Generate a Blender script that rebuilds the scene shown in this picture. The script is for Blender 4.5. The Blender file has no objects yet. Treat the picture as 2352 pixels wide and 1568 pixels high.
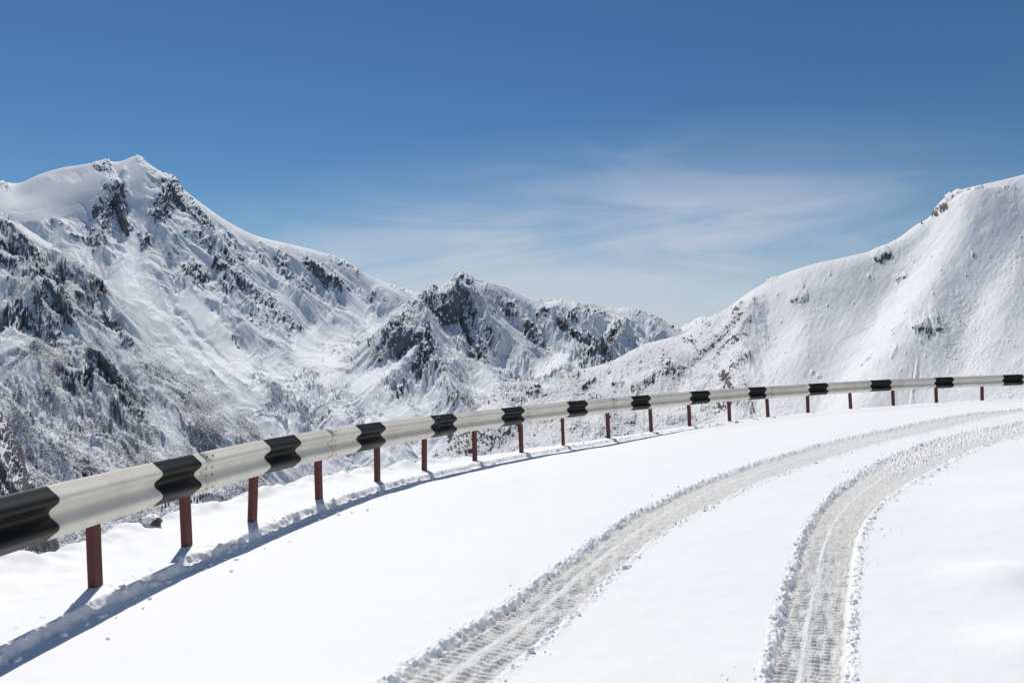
import bpy, math, random
import numpy as np
sc = bpy.context.scene
R = math.radians
# ------------------------------------------------------------------ camera, sky, sun
EYE = 1.5                       # eye height above the snow by the camera
F = 1700.0; CX = 1176.0; CY = 784.0   # the lens in picture units (picture 2352 x 1568)
cam = bpy.data.cameras.new("camera"); co = bpy.data.objects.new("camera", cam)
sc.collection.objects.link(co); sc.camera = co
co.location = (0, 0, EYE); co.rotation_euler = (R(90), 0, 0)
cam.sensor_width = 36; cam.lens = 36 * F / 2352; cam.clip_start = 0.05; cam.clip_end = 60000
sc.view_settings.view_transform = 'Standard'; sc.view_settings.look = 'None'
sc.view_settings.exposure = 0.0; sc.view_settings.gamma = 1
SUN_AZ = -19.0; SUN_EL = 51.0   # azimuth from straight ahead, minus = left
sun = bpy.data.lights.new("sun", 'SUN'); sun.energy = 3.7; sun.angle = R(0.5); sun.color = (1.0, 0.955, 0.88)
so = bpy.data.objects.new("sun", sun); sc.collection.objects.link(so)
so.rotation_euler = (R(90 - SUN_EL), 0, R(-SUN_AZ + 180))
so.location = (-20, 30, 60)
w = bpy.data.worlds.new("World"); sc.world = w; w.use_nodes = True
def build_world():
    nt = w.node_tree; N = nt.nodes; L = nt.links; N.clear()
    out = N.new('ShaderNodeOutputWorld'); bg = N.new('ShaderNodeBackground'); bg.inputs[1].default_value = 0.085
    sky = N.new('ShaderNodeTexSky'); sky.sky_type = 'NISHITA'; sky.sun_disc = False
    sky.sun_elevation = R(SUN_EL); sky.sun_rotation = R(SUN_AZ); sky.altitude = 3000
    sky.air_density = 1.15; sky.dust_density = 0.25; sky.ozone_density = 2.0
    tc = N.new('ShaderNodeTexCoord'); sp = N.new('ShaderNodeSeparateXYZ'); L.new(tc.outputs['Generated'], sp.inputs[0])
    def M(op, a, b=None, c=None):
        m = N.new('ShaderNodeMath'); m.operation = op
        for i, v in enumerate((a, b, c)):
            if v is None: continue
            if isinstance(v, (int, float)): m.inputs[i].default_value = v
            else: L.new(v, m.inputs[i])
        return m.outputs[0]
    def MR(v, a, b, c=0, d=1):
        m = N.new('ShaderNodeMapRange'); m.interpolation_type = 'SMOOTHSTEP'
        L.new(v, m.inputs[0]); m.inputs[1].default_value = a; m.inputs[2].default_value = b
        m.inputs[3].default_value = c; m.inputs[4].default_value = d; return m.outputs[0]
    az = M('ARCTAN2', sp.outputs[0], sp.outputs[1]); el = M('ARCSINE', sp.outputs[2])
    # thin cirrus: a veil low ahead to the right, streaky
    cb = N.new('ShaderNodeCombineXYZ')
    L.new(M('ADD', M('MULTIPLY', az, 2.2), M('MULTIPLY', el, 2.2)), cb.inputs[0]); L.new(M('MULTIPLY', el, 10.0), cb.inputs[1])
    n1 = N.new('ShaderNodeTexNoise'); n1.inputs['Scale'].default_value = 1.6; n1.inputs['Detail'].default_value = 7
    n1.inputs['Roughness'].default_value = 0.52; n1.inputs['Distortion'].default_value = 1.1; L.new(cb.outputs[0], n1.inputs['Vector'])
    n2 = N.new('ShaderNodeTexNoise'); n2.inputs['Scale'].default_value = 0.7; n2.inputs['Detail'].default_value = 4
    cb2 = N.new('ShaderNodeCombineXYZ'); L.new(M('MULTIPLY', az, 3.0), cb2.inputs[0]); L.new(M('MULTIPLY', el, 6.0), cb2.inputs[1]); cb2.inputs[2].default_value = 4.3
    L.new(cb2.outputs[0], n2.inputs['Vector'])
    dx = M('DIVIDE', M('SUBTRACT', az, 0.06), 0.55)
    dy = M('DIVIDE', M('SUBTRACT', el, M('ADD', 0.100, M('MULTIPLY', az, 0.10))), 0.150)
    dd = M('SQRT', M('ADD', M('MULTIPLY', dx, dx), M('MULTIPLY', dy, dy)))
    mask = MR(dd, 0.0, 1.25, 1.0, 0.0)
    st = MR(n1.outputs[0], 0.34, 0.66)
    big = MR(n2.outputs[0], 0.30, 0.60, 0.45, 1.0)
    cl = M('MULTIPLY', M('MULTIPLY', mask, M('ADD', 0.50, M('MULTIPLY', st, 0.50))), big)
    cb3 = N.new('ShaderNodeCombineXYZ'); L.new(M('ADD', M('MULTIPLY', az, 3.0), M('MULTIPLY', el, -4.0)), cb3.inputs[0]); L.new(M('ADD', M('MULTIPLY', el, 26.0), M('MULTIPLY', az, -3.5)), cb3.inputs[1]); cb3.inputs[2].default_value = 7.7
    n3 = N.new('ShaderNodeTexNoise'); n3.inputs['Scale'].default_value = 0.9; n3.inputs['Detail'].default_value = 6; n3.inputs['Distortion'].default_value = 0.8; L.new(cb3.outputs[0], n3.inputs['Vector'])
    ex = M('DIVIDE', M('SUBTRACT', az, 0.02), 0.62); ey = M('DIVIDE', M('SUBTRACT', el, M('ADD', 0.10, M('MULTIPLY', az, 0.12))), 0.13)
    m3 = MR(M('SQRT', M('ADD', M('MULTIPLY', ex, ex), M('MULTIPLY', ey, ey))), 0.1, 1.0, 1.0, 0.0)
    st3 = M('MULTIPLY', MR(n3.outputs[0], 0.46, 0.70), m3)
    fx = M('DIVIDE', M('SUBTRACT', az, 0.12), 0.50); fy = M('DIVIDE', M('SUBTRACT', el, 0.035), 0.075)
    low = MR(M('SQRT', M('ADD', M('MULTIPLY', fx, fx), M('MULTIPLY', fy, fy))), 0.0, 1.25, 0.70, 0.0)
    cl = M('MINIMUM', M('ADD', M('MULTIPLY', cl, 1.02), M('ADD', M('MULTIPLY', st3, 0.28), low)), 0.92)
    mx = N.new('ShaderNodeMix'); mx.data_type = 'RGBA'; L.new(cl, mx.inputs[0])
    tint = N.new('ShaderNodeMix'); tint.data_type = 'RGBA'; tint.blend_type = 'MULTIPLY'; tint.inputs[0].default_value = 1
    hs = N.new('ShaderNodeHueSaturation'); hs.inputs['Saturation'].default_value = 1.22; hs.inputs['Value'].default_value = 0.785; L.new(sky.outputs[0], hs.inputs['Color'])
    L.new(hs.outputs[0], tint.inputs[6]); tint.inputs[7].default_value = (0.92, 1.01, 1.0, 1)
    L.new(tint.outputs[2], mx.inputs[6]); mx.inputs[7].default_value = (6.3, 7.0, 8.1, 1)
    L.new(mx.outputs[2], bg.inputs[0]); L.new(bg.outputs[0], out.inputs[0])
build_world()

# ------------------------------------------------------------------ numpy helpers
f4 = np.float32
def ss(a, b, x):
    t = np.clip((x - a) / (b - a), 0, 1); return t * t * (3 - 2 * t)
def _h(ix, iy, seed):
    h = (ix.astype(np.uint32) * np.uint32(374761393) + iy.astype(np.uint32) * np.uint32(668265263) + np.uint32(seed * 2654435 + 97))
    h = (h ^ (h >> np.uint32(13))) * np.uint32(1274126177); h ^= (h >> np.uint32(16))
    return h
def gn(x, y, seed=0):            # gradient noise about -1..1
    x = np.asarray(x, f4); y = np.asarray(y, f4)
    xi = np.floor(x); yi = np.floor(y); fx = x - xi; fy = y - yi
    xi = xi.astype(np.int32); yi = yi.astype(np.int32)
    u = fx * fx * fx * (fx * (fx * 6 - 15) + 10); v = fy * fy * fy * (fy * (fy * 6 - 15) + 10)
    def g(ix, iy, dx, dy):
        a = _h(ix, iy, seed).astype(f4) * f4(2 * math.pi / 4294967296.0)
        return np.cos(a) * dx + np.sin(a) * dy
    a = g(xi, yi, fx, fy); b = g(xi + 1, yi, fx - 1, fy); c = g(xi, yi + 1, fx, fy - 1); d = g(xi + 1, yi + 1, fx - 1, fy - 1)
    return ((a + (b - a) * u) + ((c + (d - c) * u) - (a + (b - a) * u)) * v) * f4(1.45)
def vor(x, y, seed=0):           # cell noise: distance to nearest point, random value of that cell
    xi = np.floor(x).astype(np.int32); yi = np.floor(y).astype(np.int32)
    best = np.full(x.shape, 9, f4); sec = np.full(x.shape, 9, f4); val = np.zeros(x.shape, f4)
    for ox in (-1, 0, 1):
        for oy in (-1, 0, 1):
            h = _h(xi + ox, yi + oy, seed); r1 = (h & np.uint32(0xffff)).astype(f4) / 65535; r2 = (h >> np.uint32(16)).astype(f4) / 65535
            d = (xi + ox + r1 - x) ** 2 + (yi + oy + r2 - y) ** 2
            m = d < best; sec = np.where(m, best, np.minimum(sec, d)); val = np.where(m, (r1 * 7.13 + r2 * 3.7) % 1, val); best = np.where(m, d, best)
    return np.sqrt(best), np.sqrt(sec), val
def fbm(x, y, o=4, seed=0, g=0.5, l=2.03):
    s = 0; a = 1.0
    for i in range(o):
        s = s + a * gn(x, y, seed + i * 7); a *= g; x = x * l + 3.7; y = y * l - 1.9
    return s
def ridged(x, y, o=4, seed=0, g=0.5, l=2.1):
    s = 0; a = 1.0; wgt = 1.0
    for i in range(o):
        n = 1 - np.abs(gn(x, y, seed + i * 7)); n = n * n * wgt; wgt = np.clip(n * 1.6, 0, 1)
        s = s + a * n; a *= g; x = x * l + 1.3; y = y * l + 5.1
    return s
def tps(P, V, smooth=0.0):
    P = np.asarray(P, float); n = len(P)
    d = np.sqrt(((P[:, None] - P[None]) ** 2).sum(-1)) + 1e-12
    A = np.zeros((n + 3, n + 3)); A[:n, :n] = d * d * np.log(d) + np.eye(n) * smooth
    A[:n, n] = 1; A[:n, n + 1:] = P; A[n, :n] = 1; A[n + 1:, :n] = P.T
    W = np.linalg.solve(A, np.concatenate([np.asarray(V, float), [0, 0, 0]]))
    def ev(x, y):
        x = np.asarray(x, f4); y = np.asarray(y, f4)
        r = np.full(x.shape, W[n], f4) + f4(W[n + 1]) * x + f4(W[n + 2]) * y
        for i in range(n):
            q = (x - f4(P[i, 0])) ** 2 + (y - f4(P[i, 1])) ** 2 + f4(1e-12)
            r += f4(0.5 * W[i]) * q * np.log(q)
        return r
    return ev
def coarse(ev, A, B, st=5):      # evaluate a smooth function on every st-th line of the grid, then interpolate
    nr, nc = A.shape
    ri = np.unique(np.concatenate([np.arange(0, nr, st), [nr - 1]])); ci = np.unique(np.concatenate([np.arange(0, nc, st), [nc - 1]]))
    G = ev(A[np.ix_(ri, ci)], B[np.ix_(ri, ci)])
    T = np.empty((len(ri), nc), f4); a = np.arange(nc)
    k = np.clip(np.searchsorted(ci, a, 'right') - 1, 0, len(ci) - 2); t = ((a - ci[k]) / (ci[k + 1] - ci[k])).astype(f4)
    T = G[:, k] * (1 - t) + G[:, k + 1] * t
    b = np.arange(nr); k = np.clip(np.searchsorted(ri, b, 'right') - 1, 0, len(ri) - 2); t = ((b - ri[k]) / (ri[k + 1] - ri[k])).astype(f4)[:, None]
    return T[k] * (1 - t) + T[k + 1] * t
def seg_dist(px, py, poly):      # distance to polyline, running length fraction, signed side
    best = np.full(px.shape, 1e9, f4); tt = np.zeros(px.shape, f4); sg = np.zeros(px.shape, f4)
    poly = np.asarray(poly, float); L = np.concatenate([[0], np.cumsum(np.hypot(*np.diff(poly[:, :2], axis=0).T))])
    for i in range(len(poly) - 1):
        ax, ay = poly[i, :2]; bx, by = poly[i + 1, :2]; ex, ey = bx - ax, by - ay; q = ex * ex + ey * ey
        t = np.clip(((px - ax) * ex + (py - ay) * ey) / q, 0, 1)
        d = np.hypot(px - ax - t * ex, py - ay - t * ey)
        m = d < best; best = np.where(m, d, best); tt = np.where(m, L[i] + t * (L[i + 1] - L[i]), tt)
        sg = np.where(m, np.sign((px - ax) * ey - (py - ay) * ex), sg)
    return best, tt, sg
def grid_mesh(name, X, Y, Z, mat, attrs=None, keep=None, smooth=True):
    nr, nc = X.shape
    co_ = np.stack([X, Y, Z], -1).astype(f4).reshape(-1, 3)
    i = (np.arange(nr - 1)[:, None] * nc + np.arange(nc - 1)[None]).astype(np.int32)
    q = np.stack([i, i + 1, i + nc + 1, i + nc], -1).reshape(-1, 4)
    if keep is not None:
        kk = keep[:-1, :-1] | keep[1:, :-1] | keep[:-1, 1:] | keep[1:, 1:]; q = q[kk.reshape(-1)]
        used = np.zeros(nr * nc, bool); used[q.reshape(-1)] = True
        idx = np.cumsum(used) - 1; q = idx[q].astype(np.int32); co_ = co_[used]
    me = bpy.data.meshes.new(name)
    me.vertices.add(len(co_)); me.vertices.foreach_set('co', co_.reshape(-1))
    me.loops.add(q.size); me.loops.foreach_set('vertex_index', q.reshape(-1))
    me.polygons.add(len(q)); me.polygons.foreach_set('loop_start', np.arange(len(q), dtype=np.int32) * 4)
    me.update(calc_edges=True)
    me.polygons.foreach_set('use_smooth', np.full(len(q), smooth, bool))
    for k, v in (attrs or {}).items():
        v = v.reshape(-1).astype(f4)
        if keep is not None: v = v[used]
        a = me.attributes.new(k, 'FLOAT', 'POINT'); a.data.foreach_set('value', v)
    me.materials.append(mat)
    o = bpy.data.objects.new(name, me); sc.collection.objects.link(o); return o
def raw_mesh(name, verts, faces, mats, parent=None, smooth=False, fm=None):
    me = bpy.data.meshes.new(name); me.from_pydata([tuple(map(float, v)) for v in verts], [], [tuple(int(i) for i in f) for f in faces]); me.update()
    for m in (mats if isinstance(mats, (list, tuple)) else [mats]): me.materials.append(m)
    if fm is not None: me.polygons.foreach_set('material_index', np.array(fm, np.int32))
    if smooth: me.polygons.foreach_set('use_smooth', np.ones(len(me.polygons), bool))
    o = bpy.data.objects.new(name, me); sc.collection.objects.link(o)
    if parent: o.parent = parent
    return o
def tag(o, label=None, cat=None, group=None, kind=None):
    for k, v in (('label', label), ('category', cat), ('group', group), ('kind', kind)):
        if v: o[k] = v
    return o

# ------------------------------------------------------------------ materials
def mat_new(name):
    m = bpy.data.materials.new(name); m.use_nodes = True; nt = m.node_tree
    return m, nt, nt.nodes['Principled BSDF']
def nodes(nt):
    N = nt.nodes; L = nt.links
    def new(t, **kw):
        n = N.new(t)
        for k, v in kw.items(): setattr(n, k, v)
        return n
    def setin(n, k, v):
        if hasattr(v, 'is_linked') or hasattr(v, 'links'): L.new(v, n.inputs[k])
        else: n.inputs[k].default_value = v
        return n
    def M(op, a, b=None, c=None):
        n = new('ShaderNodeMath', operation=op)
        for i, v in enumerate((a, b, c)):
            if v is not None: setin(n, i, v)
        return n.outputs[0]
    def mix(f, a, b):
        n = new('ShaderNodeMix', data_type='RGBA'); setin(n, 0, f); setin(n, 6, a); setin(n, 7, b); return n.outputs[2]
    def noise(scale, detail=4, rough=0.55, vec=None, dist=0):
        n = new('ShaderNodeTexNoise'); setin(n, 'Scale', scale); setin(n, 'Detail', detail); setin(n, 'Roughness', rough); setin(n, 'Distortion', dist)
        if vec is not None: L.new(vec, n.inputs['Vector'])
        return n.outputs[0]
    def rng(v, a, b, c=0.0, d=1.0, smooth=True):
        n = new('ShaderNodeMapRange', interpolation_type='SMOOTHSTEP' if smooth else 'LINEAR'); setin(n, 0, v)
        for i, q in enumerate((a, b, c, d)): setin(n, i + 1, q)
        return n.outputs[0]
    return new, setin, M, mix, noise, rng, L
def pos_vec(new, L, sx=1, sy=1, sz=1, rot=0):
    g = new('ShaderNodeNewGeometry'); mp = new('ShaderNodeMapping'); mp.inputs['Scale'].default_value = (sx, sy, sz); mp.inputs['Rotation'].default_value = (0, 0, rot)
    L.new(g.outputs['Position'], mp.inputs['Vector']); return mp.outputs[0]
def mountain_mat(name, unit, rock_a, rock_b, snow=(0.86, 0.875, 0.90)):
    # unit = metres covered by about one picture element on that mountain
    m, nt, b = mat_new(name); new, setin, M, mix, noise, rng, L = nodes(nt)
    at = new('ShaderNodeAttribute', attribute_name='rock'); sp = new('ShaderNodeAttribute', attribute_name='speckle')
    p = pos_vec(new, L, 1, 1, 1)
    n1 = noise(0.30 / unit, 5, 0.62, p); n2 = noise(0.07 / unit, 4, 0.6, p)
    g = new('ShaderNodeNewGeometry'); sx = new('ShaderNodeSeparateXYZ'); L.new(g.outputs['Normal'], sx.inputs[0])
    k = M('ADD', M('MULTIPLY', at.outputs['Fac'], 0.75), M('ADD', M('MULTIPLY', M('SUBTRACT', 0.70, sx.outputs[2]), 1.2), M('MULTIPLY', M('SUBTRACT', n1, 0.5), 0.9)))
    rk = M('MULTIPLY', rng(k, 0.45, 0.56), M('MINIMUM', M('MULTIPLY', at.outputs['Fac'], 5.0), 1.0))
    # scattered stones poking out of thin snow
    n3 = noise(0.42 / unit, 3, 0.6, pos_vec(new, L, 1, 1, 1.5))
    sk = rng(M('ADD', n3, M('MULTIPLY', sp.outputs['Fac'], 0.22)), 0.66, 0.74)
    sk = M('MULTIPLY', sk, M('MINIMUM', M('MULTIPLY', sp.outputs['Fac'], 2.5), 1.0))
    f = M('MAXIMUM', rk, M('MULTIPLY', sk, 0.85))
    rc = mix(rng(n2, 0.35, 0.65), rock_a, rock_b)
    rc = mix(rng(noise(0.8 / unit, 3, 0.7, p), 0.55, 0.70, 0, 0.28), rc, snow + (1,))
    L.new(mix(f, snow + (1,), rc), b.inputs['Base Color'])
    b.inputs['Roughness'].default_value = 0.75; b.inputs['Specular IOR Level'].default_value = 0.2
    bp = new('ShaderNodeBump'); bp.inputs['Strength'].default_value = 0.40; bp.inputs['Distance'].default_value = unit * 1.1
    hh = M('ADD', M('MULTIPLY', noise(0.22 / unit, 4, 0.6, p), 1.0), M('MULTIPLY', f, 0.8))
    L.new(hh, bp.inputs['Height']); L.new(bp.outputs[0], b.inputs['Normal'])
    return m
def snow_mat():
    m, nt, b = mat_new('fresh_snow'); new, setin, M, mix, noise, rng, L = nodes(nt)
    at = new('ShaderNodeAttribute', attribute_name='packed')
    p = pos_vec(new, L)
    pk = M('MULTIPLY', at.outputs['Fac'], rng(noise(14, 5, 0.6, p), 0.3, 0.7, 0.55, 1.0))
    L.new(mix(pk, (0.90, 0.90, 0.895, 1), (0.56, 0.55, 0.51, 1)), b.inputs['Base Color'])
    b.inputs['Roughness'].default_value = 0.6; b.inputs['Specular IOR Level'].default_value = 0.25
    bp = new('ShaderNodeBump'); bp.inputs['Strength'].default_value = 0.35; bp.inputs['Distance'].default_value = 0.006
    L.new(M('ADD', noise(60, 4, 0.6, p), M('MULTIPLY', noise(6, 3, 0.5, p), 1.5)), bp.inputs['Height']); L.new(bp.outputs[0], b.inputs['Normal'])
    return m
SNOW = snow_mat()

# ------------------------------------------------------------------ guard rail line (plan positions and heights)
PX = np.array([220, 430, 580, 733, 867, 975, 1091, 1198, 1294, 1398, 1496, 1584, 1676, 1764, 1856, 1954, 2052, 2151, 2256.])
PZ = np.array([4.55, 5.6, 6.45, 7.5, 8.85, 10.15, 11.55, 12.87, 14.0, 15.16, 16.18, 17.02, 17.82, 18.5, 19.12, 19.67, 20.12, 20.46, 20.72])
PB = np.array([1343, 1255, 1195, 1140, 1103, 1078, 1058, 1040, 1022, 1005, 991, 975, 965, 956, 946, 936, 930, 922, 917.])
TX = np.array([-200, 0, 115, 360, 463, 618, 700, 830, 890, 1000, 1055, 1160, 1305, 1455, 1595, 1730, 1870, 2010, 2155, 2300, 2400.])
TY = np.array([1200, 1140, 1118, 1053, 1033, 1003, 988, 970, 965, 950, 946, 935, 920, 908, 897, 888, 880, 871, 866, 860, 856.])
PXX = (PX - CX) / F * PZ
post_xy = [(-2.86, 0.2), (-2.80, 1.75), (-2.69, 3.2)] + list(zip(PXX, PZ)) + [(14.6, 20.9), (16.0, 20.95), (17.4, 20.9), (18.8, 20.8)]
post_h = [-1.46, -1.45, -1.45] + list((CY - PB) / F * PZ) + [-1.60, -1.57, -1.55, -1.54]
top_h = [-0.76, -0.77, -0.78] + list((CY - np.interp(PX, TX, TY)) / F * PZ) + [-0.905, -0.88, -0.86, -0.85]
post_xy = np.array(post_xy); post_h = np.array(post_h); top_h = np.array(top_h)
def smooth1(a, n=1):
    a = a.copy()
    for _ in range(n): a[1:-1] = 0.25 * a[:-2] + 0.5 * a[1:-1] + 0.25 * a[2:]
    return a
sh = smooth1(post_h, 1); top_h[:3] += 0.03; top_h[3] += 0.012; st_ = smooth1(top_h, 1)
def catmull(P, m=16):
    P = np.asarray(P, float); Q = np.vstack([2 * P[0] - P[1], P, 2 * P[-1] - P[-2]]); out = []
    for i in range(1, len(Q) - 2):
        for k in range(m):
            t = k / m
            out.append(0.5 * (2 * Q[i] + (Q[i + 1] - Q[i - 1]) * t + (2 * Q[i - 1] - 5 * Q[i] + 4 * Q[i + 1] - Q[i + 2]) * t * t + (3 * Q[i] - Q[i - 1] - 3 * Q[i + 1] + Q[i + 2]) * t ** 3))
    out.append(P[-1]); return np.array(out)
RC = catmull(np.column_stack([smooth1(post_xy[:, 0], 1), smooth1(post_xy[:, 1], 1), sh, st_]), 16)
RS = np.concatenate([[0], np.cumsum(np.hypot(np.diff(RC[:, 0]), np.diff(RC[:, 1])))])

# ------------------------------------------------------------------ road snow surface
def unproj_h(x, y, h):
    z = h * F / (CY - y); return ((x - CX) / F * z, z)
TA_L = [(832, 1575), (905, 1530), (1052, 1440), (1180, 1370), (1290, 1290), (1390, 1215), (1480, 1160), (1620, 1100), (1700, 1068), (1790, 1043), (1900, 1012), (2000, 990), (2120, 965), (2230, 948), (2352, 936), (2420, 930)]
TA_R = [(1140, 1575), (1220, 1500), (1310, 1430), (1400, 1330), (1500, 1255), (1600, 1185), (1720, 1125), (1850, 1075), (1960, 1040), (2060, 1012), (2170, 985), (2260, 965), (2352, 949), (2420, 941)]
TB_L = [(1738, 1575), (1760, 1480), (1790, 1370), (1815, 1290), (1850, 1200), (1900, 1140), (1960, 1090), (2040, 1047), (2130, 1012), (2230, 985), (2352, 960), (2430, 948)]
TB_R = [(1968, 1575), (1970, 1480), (1975, 1380), (1980, 1290), (2005, 1200), (2050, 1150), (2110, 1110), (2190, 1065), (2270, 1030), (2352, 1002), (2430, 980)]
anch = [(x, y, h - 0.06) for (x, y), h in zip(post_xy, sh)]
for x, y, h in ((0, -3, -1.5), (0, 0, -1.5), (1.3, 3.3, -1.5), (-.3, 3.5, -1.5), (1.2, 6.2, -1.52), (2.7, 8.7, -1.56), (3.2, 7, -1.5), (4.8, 8.8, -1.49), (8.9, 14.7, -1.5), (9.1, 13.2, -1.48), (11.2, 16.2, -1.5), (5.5, 12.5, -1.63), (2.5, 11.5, -1.72),
                (3.4, 3.2, -1.40), (5.5, 5.5, -1.30), (9, 8, -1.12), (5, 0, -1.2), (12, 9, -0.9), (-6, 5, -1.5), (-6, 12, -1.8), (16, 15, -1.25), (-4, -3, -1.5), (14, 0, -0.4), (26, 12, -0.4), (26, 24, -1.4)):
    anch.append((x, y, h))
anch = np.array(anch)
g_ev = tps(anch[:, :2], anch[:, 2], 0.02)
def unproj(x, y):
    z = -1.5 * F / (CY - y)
    for _ in range(25):
        h = float(g_ev(np.array([(x - CX) / F * z]), np.array([z]))[0]); z = 0.5 * z + 0.5 * h * F / (CY - y)
    return ((x - CX) / F * z, z)
def track_center(Lp, Rp):
    A = catmull([unproj(*p) for p in Lp], 8); B = catmull([unproj(*p) for p in Rp], 8)
    def res(P, n=70):
        s = np.concatenate([[0], np.cumsum(np.hypot(*np.diff(P, axis=0).T))]); q = np.linspace(0, s[-1], n)
        return np.column_stack([np.interp(q, s, P[:, 0]), np.interp(q, s, P[:, 1])])
    A = res(A); B = res(B); C = (A + B) / 2
    d = np.gradient(C, axis=0); d /= np.hypot(d[:, 0], d[:, 1])[:, None]
    wd = np.abs((B - A)[:, 0] * d[:, 1] - (B - A)[:, 1] * d[:, 0]) / 2
    return C, smooth1(np.convolve(np.pad(wd, 4, 'edge'), np.ones(9) / 9, 'valid'), 3)
CA, WA = track_center(TA_L, TA_R); CB, WB = track_center(TB_L, TB_R)
print('track half widths', WA[[0, 20, 40, 69]], WB[[0, 20, 40, 69]])
def extend(C, W, n):            # carry the ruts on past the camera and round the bend
    d0 = C[0] - C[3]; d0 /= np.hypot(*d0); d1 = C[-1] - C[-4]; d1 /= np.hypot(*d1)
    pre = [C[0] + d0 * k for k in (8, 5, 3, 1.5, .6)]; post = [C[-1] + d1 * k + np.array([0, -0.02 * k * k]) for k in (.8, 2, 4, 7)]
    return np.vstack([pre, C, post]), np.concatenate([[W[0]] * 5, W, [W[-1]] * 4])
CA, WA = extend(CA, WA, 0); CB, WB = extend(CB, WB, 0)
def road_height(X, Y):
    base = coarse(g_ev, X, Y, 5) if X.ndim == 2 and min(X.shape) > 20 else g_ev(X, Y)
    return road_detail(X, Y, base)
def track_field(X, Y, C, W, seed):
    pack = np.zeros(X.shape, f4); dh = np.zeros(X.shape, f4)
    idx = np.where((X > C[:, 0].min() - 1.2) & (X < C[:, 0].max() + 1.2) & (Y > C[:, 1].min() - 1.2) & (Y < C[:, 1].max() + 1.2))
    x = X[idx]; y = Y[idx]
    if not len(x): return dh, pack
    d, s, sg = seg_dist(x, y, C)
    Ls = np.concatenate([[0], np.cumsum(np.hypot(*np.diff(C, axis=0).T))])
    wd = np.interp(s, Ls, W).astype(f4)
    t = d * sg / wd                       # + = right of travel, - = rail side
    tj = t + 0.05 * gn(s * 6, t * 2, seed) + 0.05 * gn(s * 17, t * 3, seed + 1)
    near = 1 / (1 + (y / 9.0) ** 2)
    inn = 1 - ss(0.66, 0.78, np.abs(tj + 0.03))
    # floor
    h = -0.044 * (1 - ss(0.64, 0.90, np.abs(tj + 0.02)))
    # lug prints: transverse bars, broken up
    ph = s / 0.042 + 0.25 * gn(s * 3, t * 3, seed + 2) + 0.8 * (t > -0.18)
    bar = np.sin(2 * np.pi * ph) * (0.55 + 0.6 * gn(s * 9, t * 4, seed + 3))
    zone = ss(-0.72, -0.6, tj) * (1 - ss(-0.30, -0.22, tj)) + ss(-0.10, -0.04, tj) * (1 - ss(0.55, 0.68, tj)) * (0.55 + 0.55 * ss(-.2, .3, gn(t * 5, s * 1.2, seed + 9)))
    h += 0.012 * bar * zone * (1 - ss(7, 10, y))
    h += 0.0045 * gn(s * 14, t * 6, seed + 4) * inn + 0.003 * gn(s * 45, t * 20, seed + 5) * inn * near ** .5
    # raised seam between the two wheel passes
    ts = t + 0.04 * gn(s * .45, s * 0, seed + 21)
    h += 0.009 * np.exp(-((ts + 0.17) / 0.06) ** 2) * np.clip(0.45 + 0.7 * gn(s * 1.3, 0 * s, seed + 6), 0, 1) * (1 if seed > 50 else ss(5, 8, y))
    h += 0.010 * np.exp(-((tj - 0.58) / 0.05) ** 2) * (0.6 + 0.5 * gn(s * 2.3, 0 * s, seed + 16))
    # churned banks
    cl, c2, cv = vor(s * 17 + 0.7 * gn(s * 4, t * 4, seed), t * wd * 30, seed + 7)
    clod = np.clip(0.55 - cl, 0, 1) * (0.5 + cv)
    bl = np.exp(-((tj + 0.86) / 0.15) ** 2); br = np.exp(-((tj - 0.88) / 0.13) ** 2)
    churn = ss(7.5, 9.5, y) * (1 - 0.6 * ss(0.0, 0.35, tj)) if seed > 50 else 0.35 * ss(10, 12, y)
    h += bl * (-0.004 + 0.027 * clod + 0.016 * gn(s * 15 + t * 4.5, t * 2.2 - s * 2, seed + 11) + 0.007 * gn(s * 34, t * 9, seed + 13)) + br * (0.004 + 0.034 * clod * ss(-.5, .5, gn(s * 3, t, seed + 8)))
    h += churn * inn * 0.055 * clod
    dh[idx] = h; pack[idx] = (inn * (0.8 - 0.35 * (churn if np.ndim(churn) else churn)) * (1 - 0.38 * np.exp(-((ts + 0.17) / 0.06) ** 2))).astype(f4)
    return dh, pack
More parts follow.
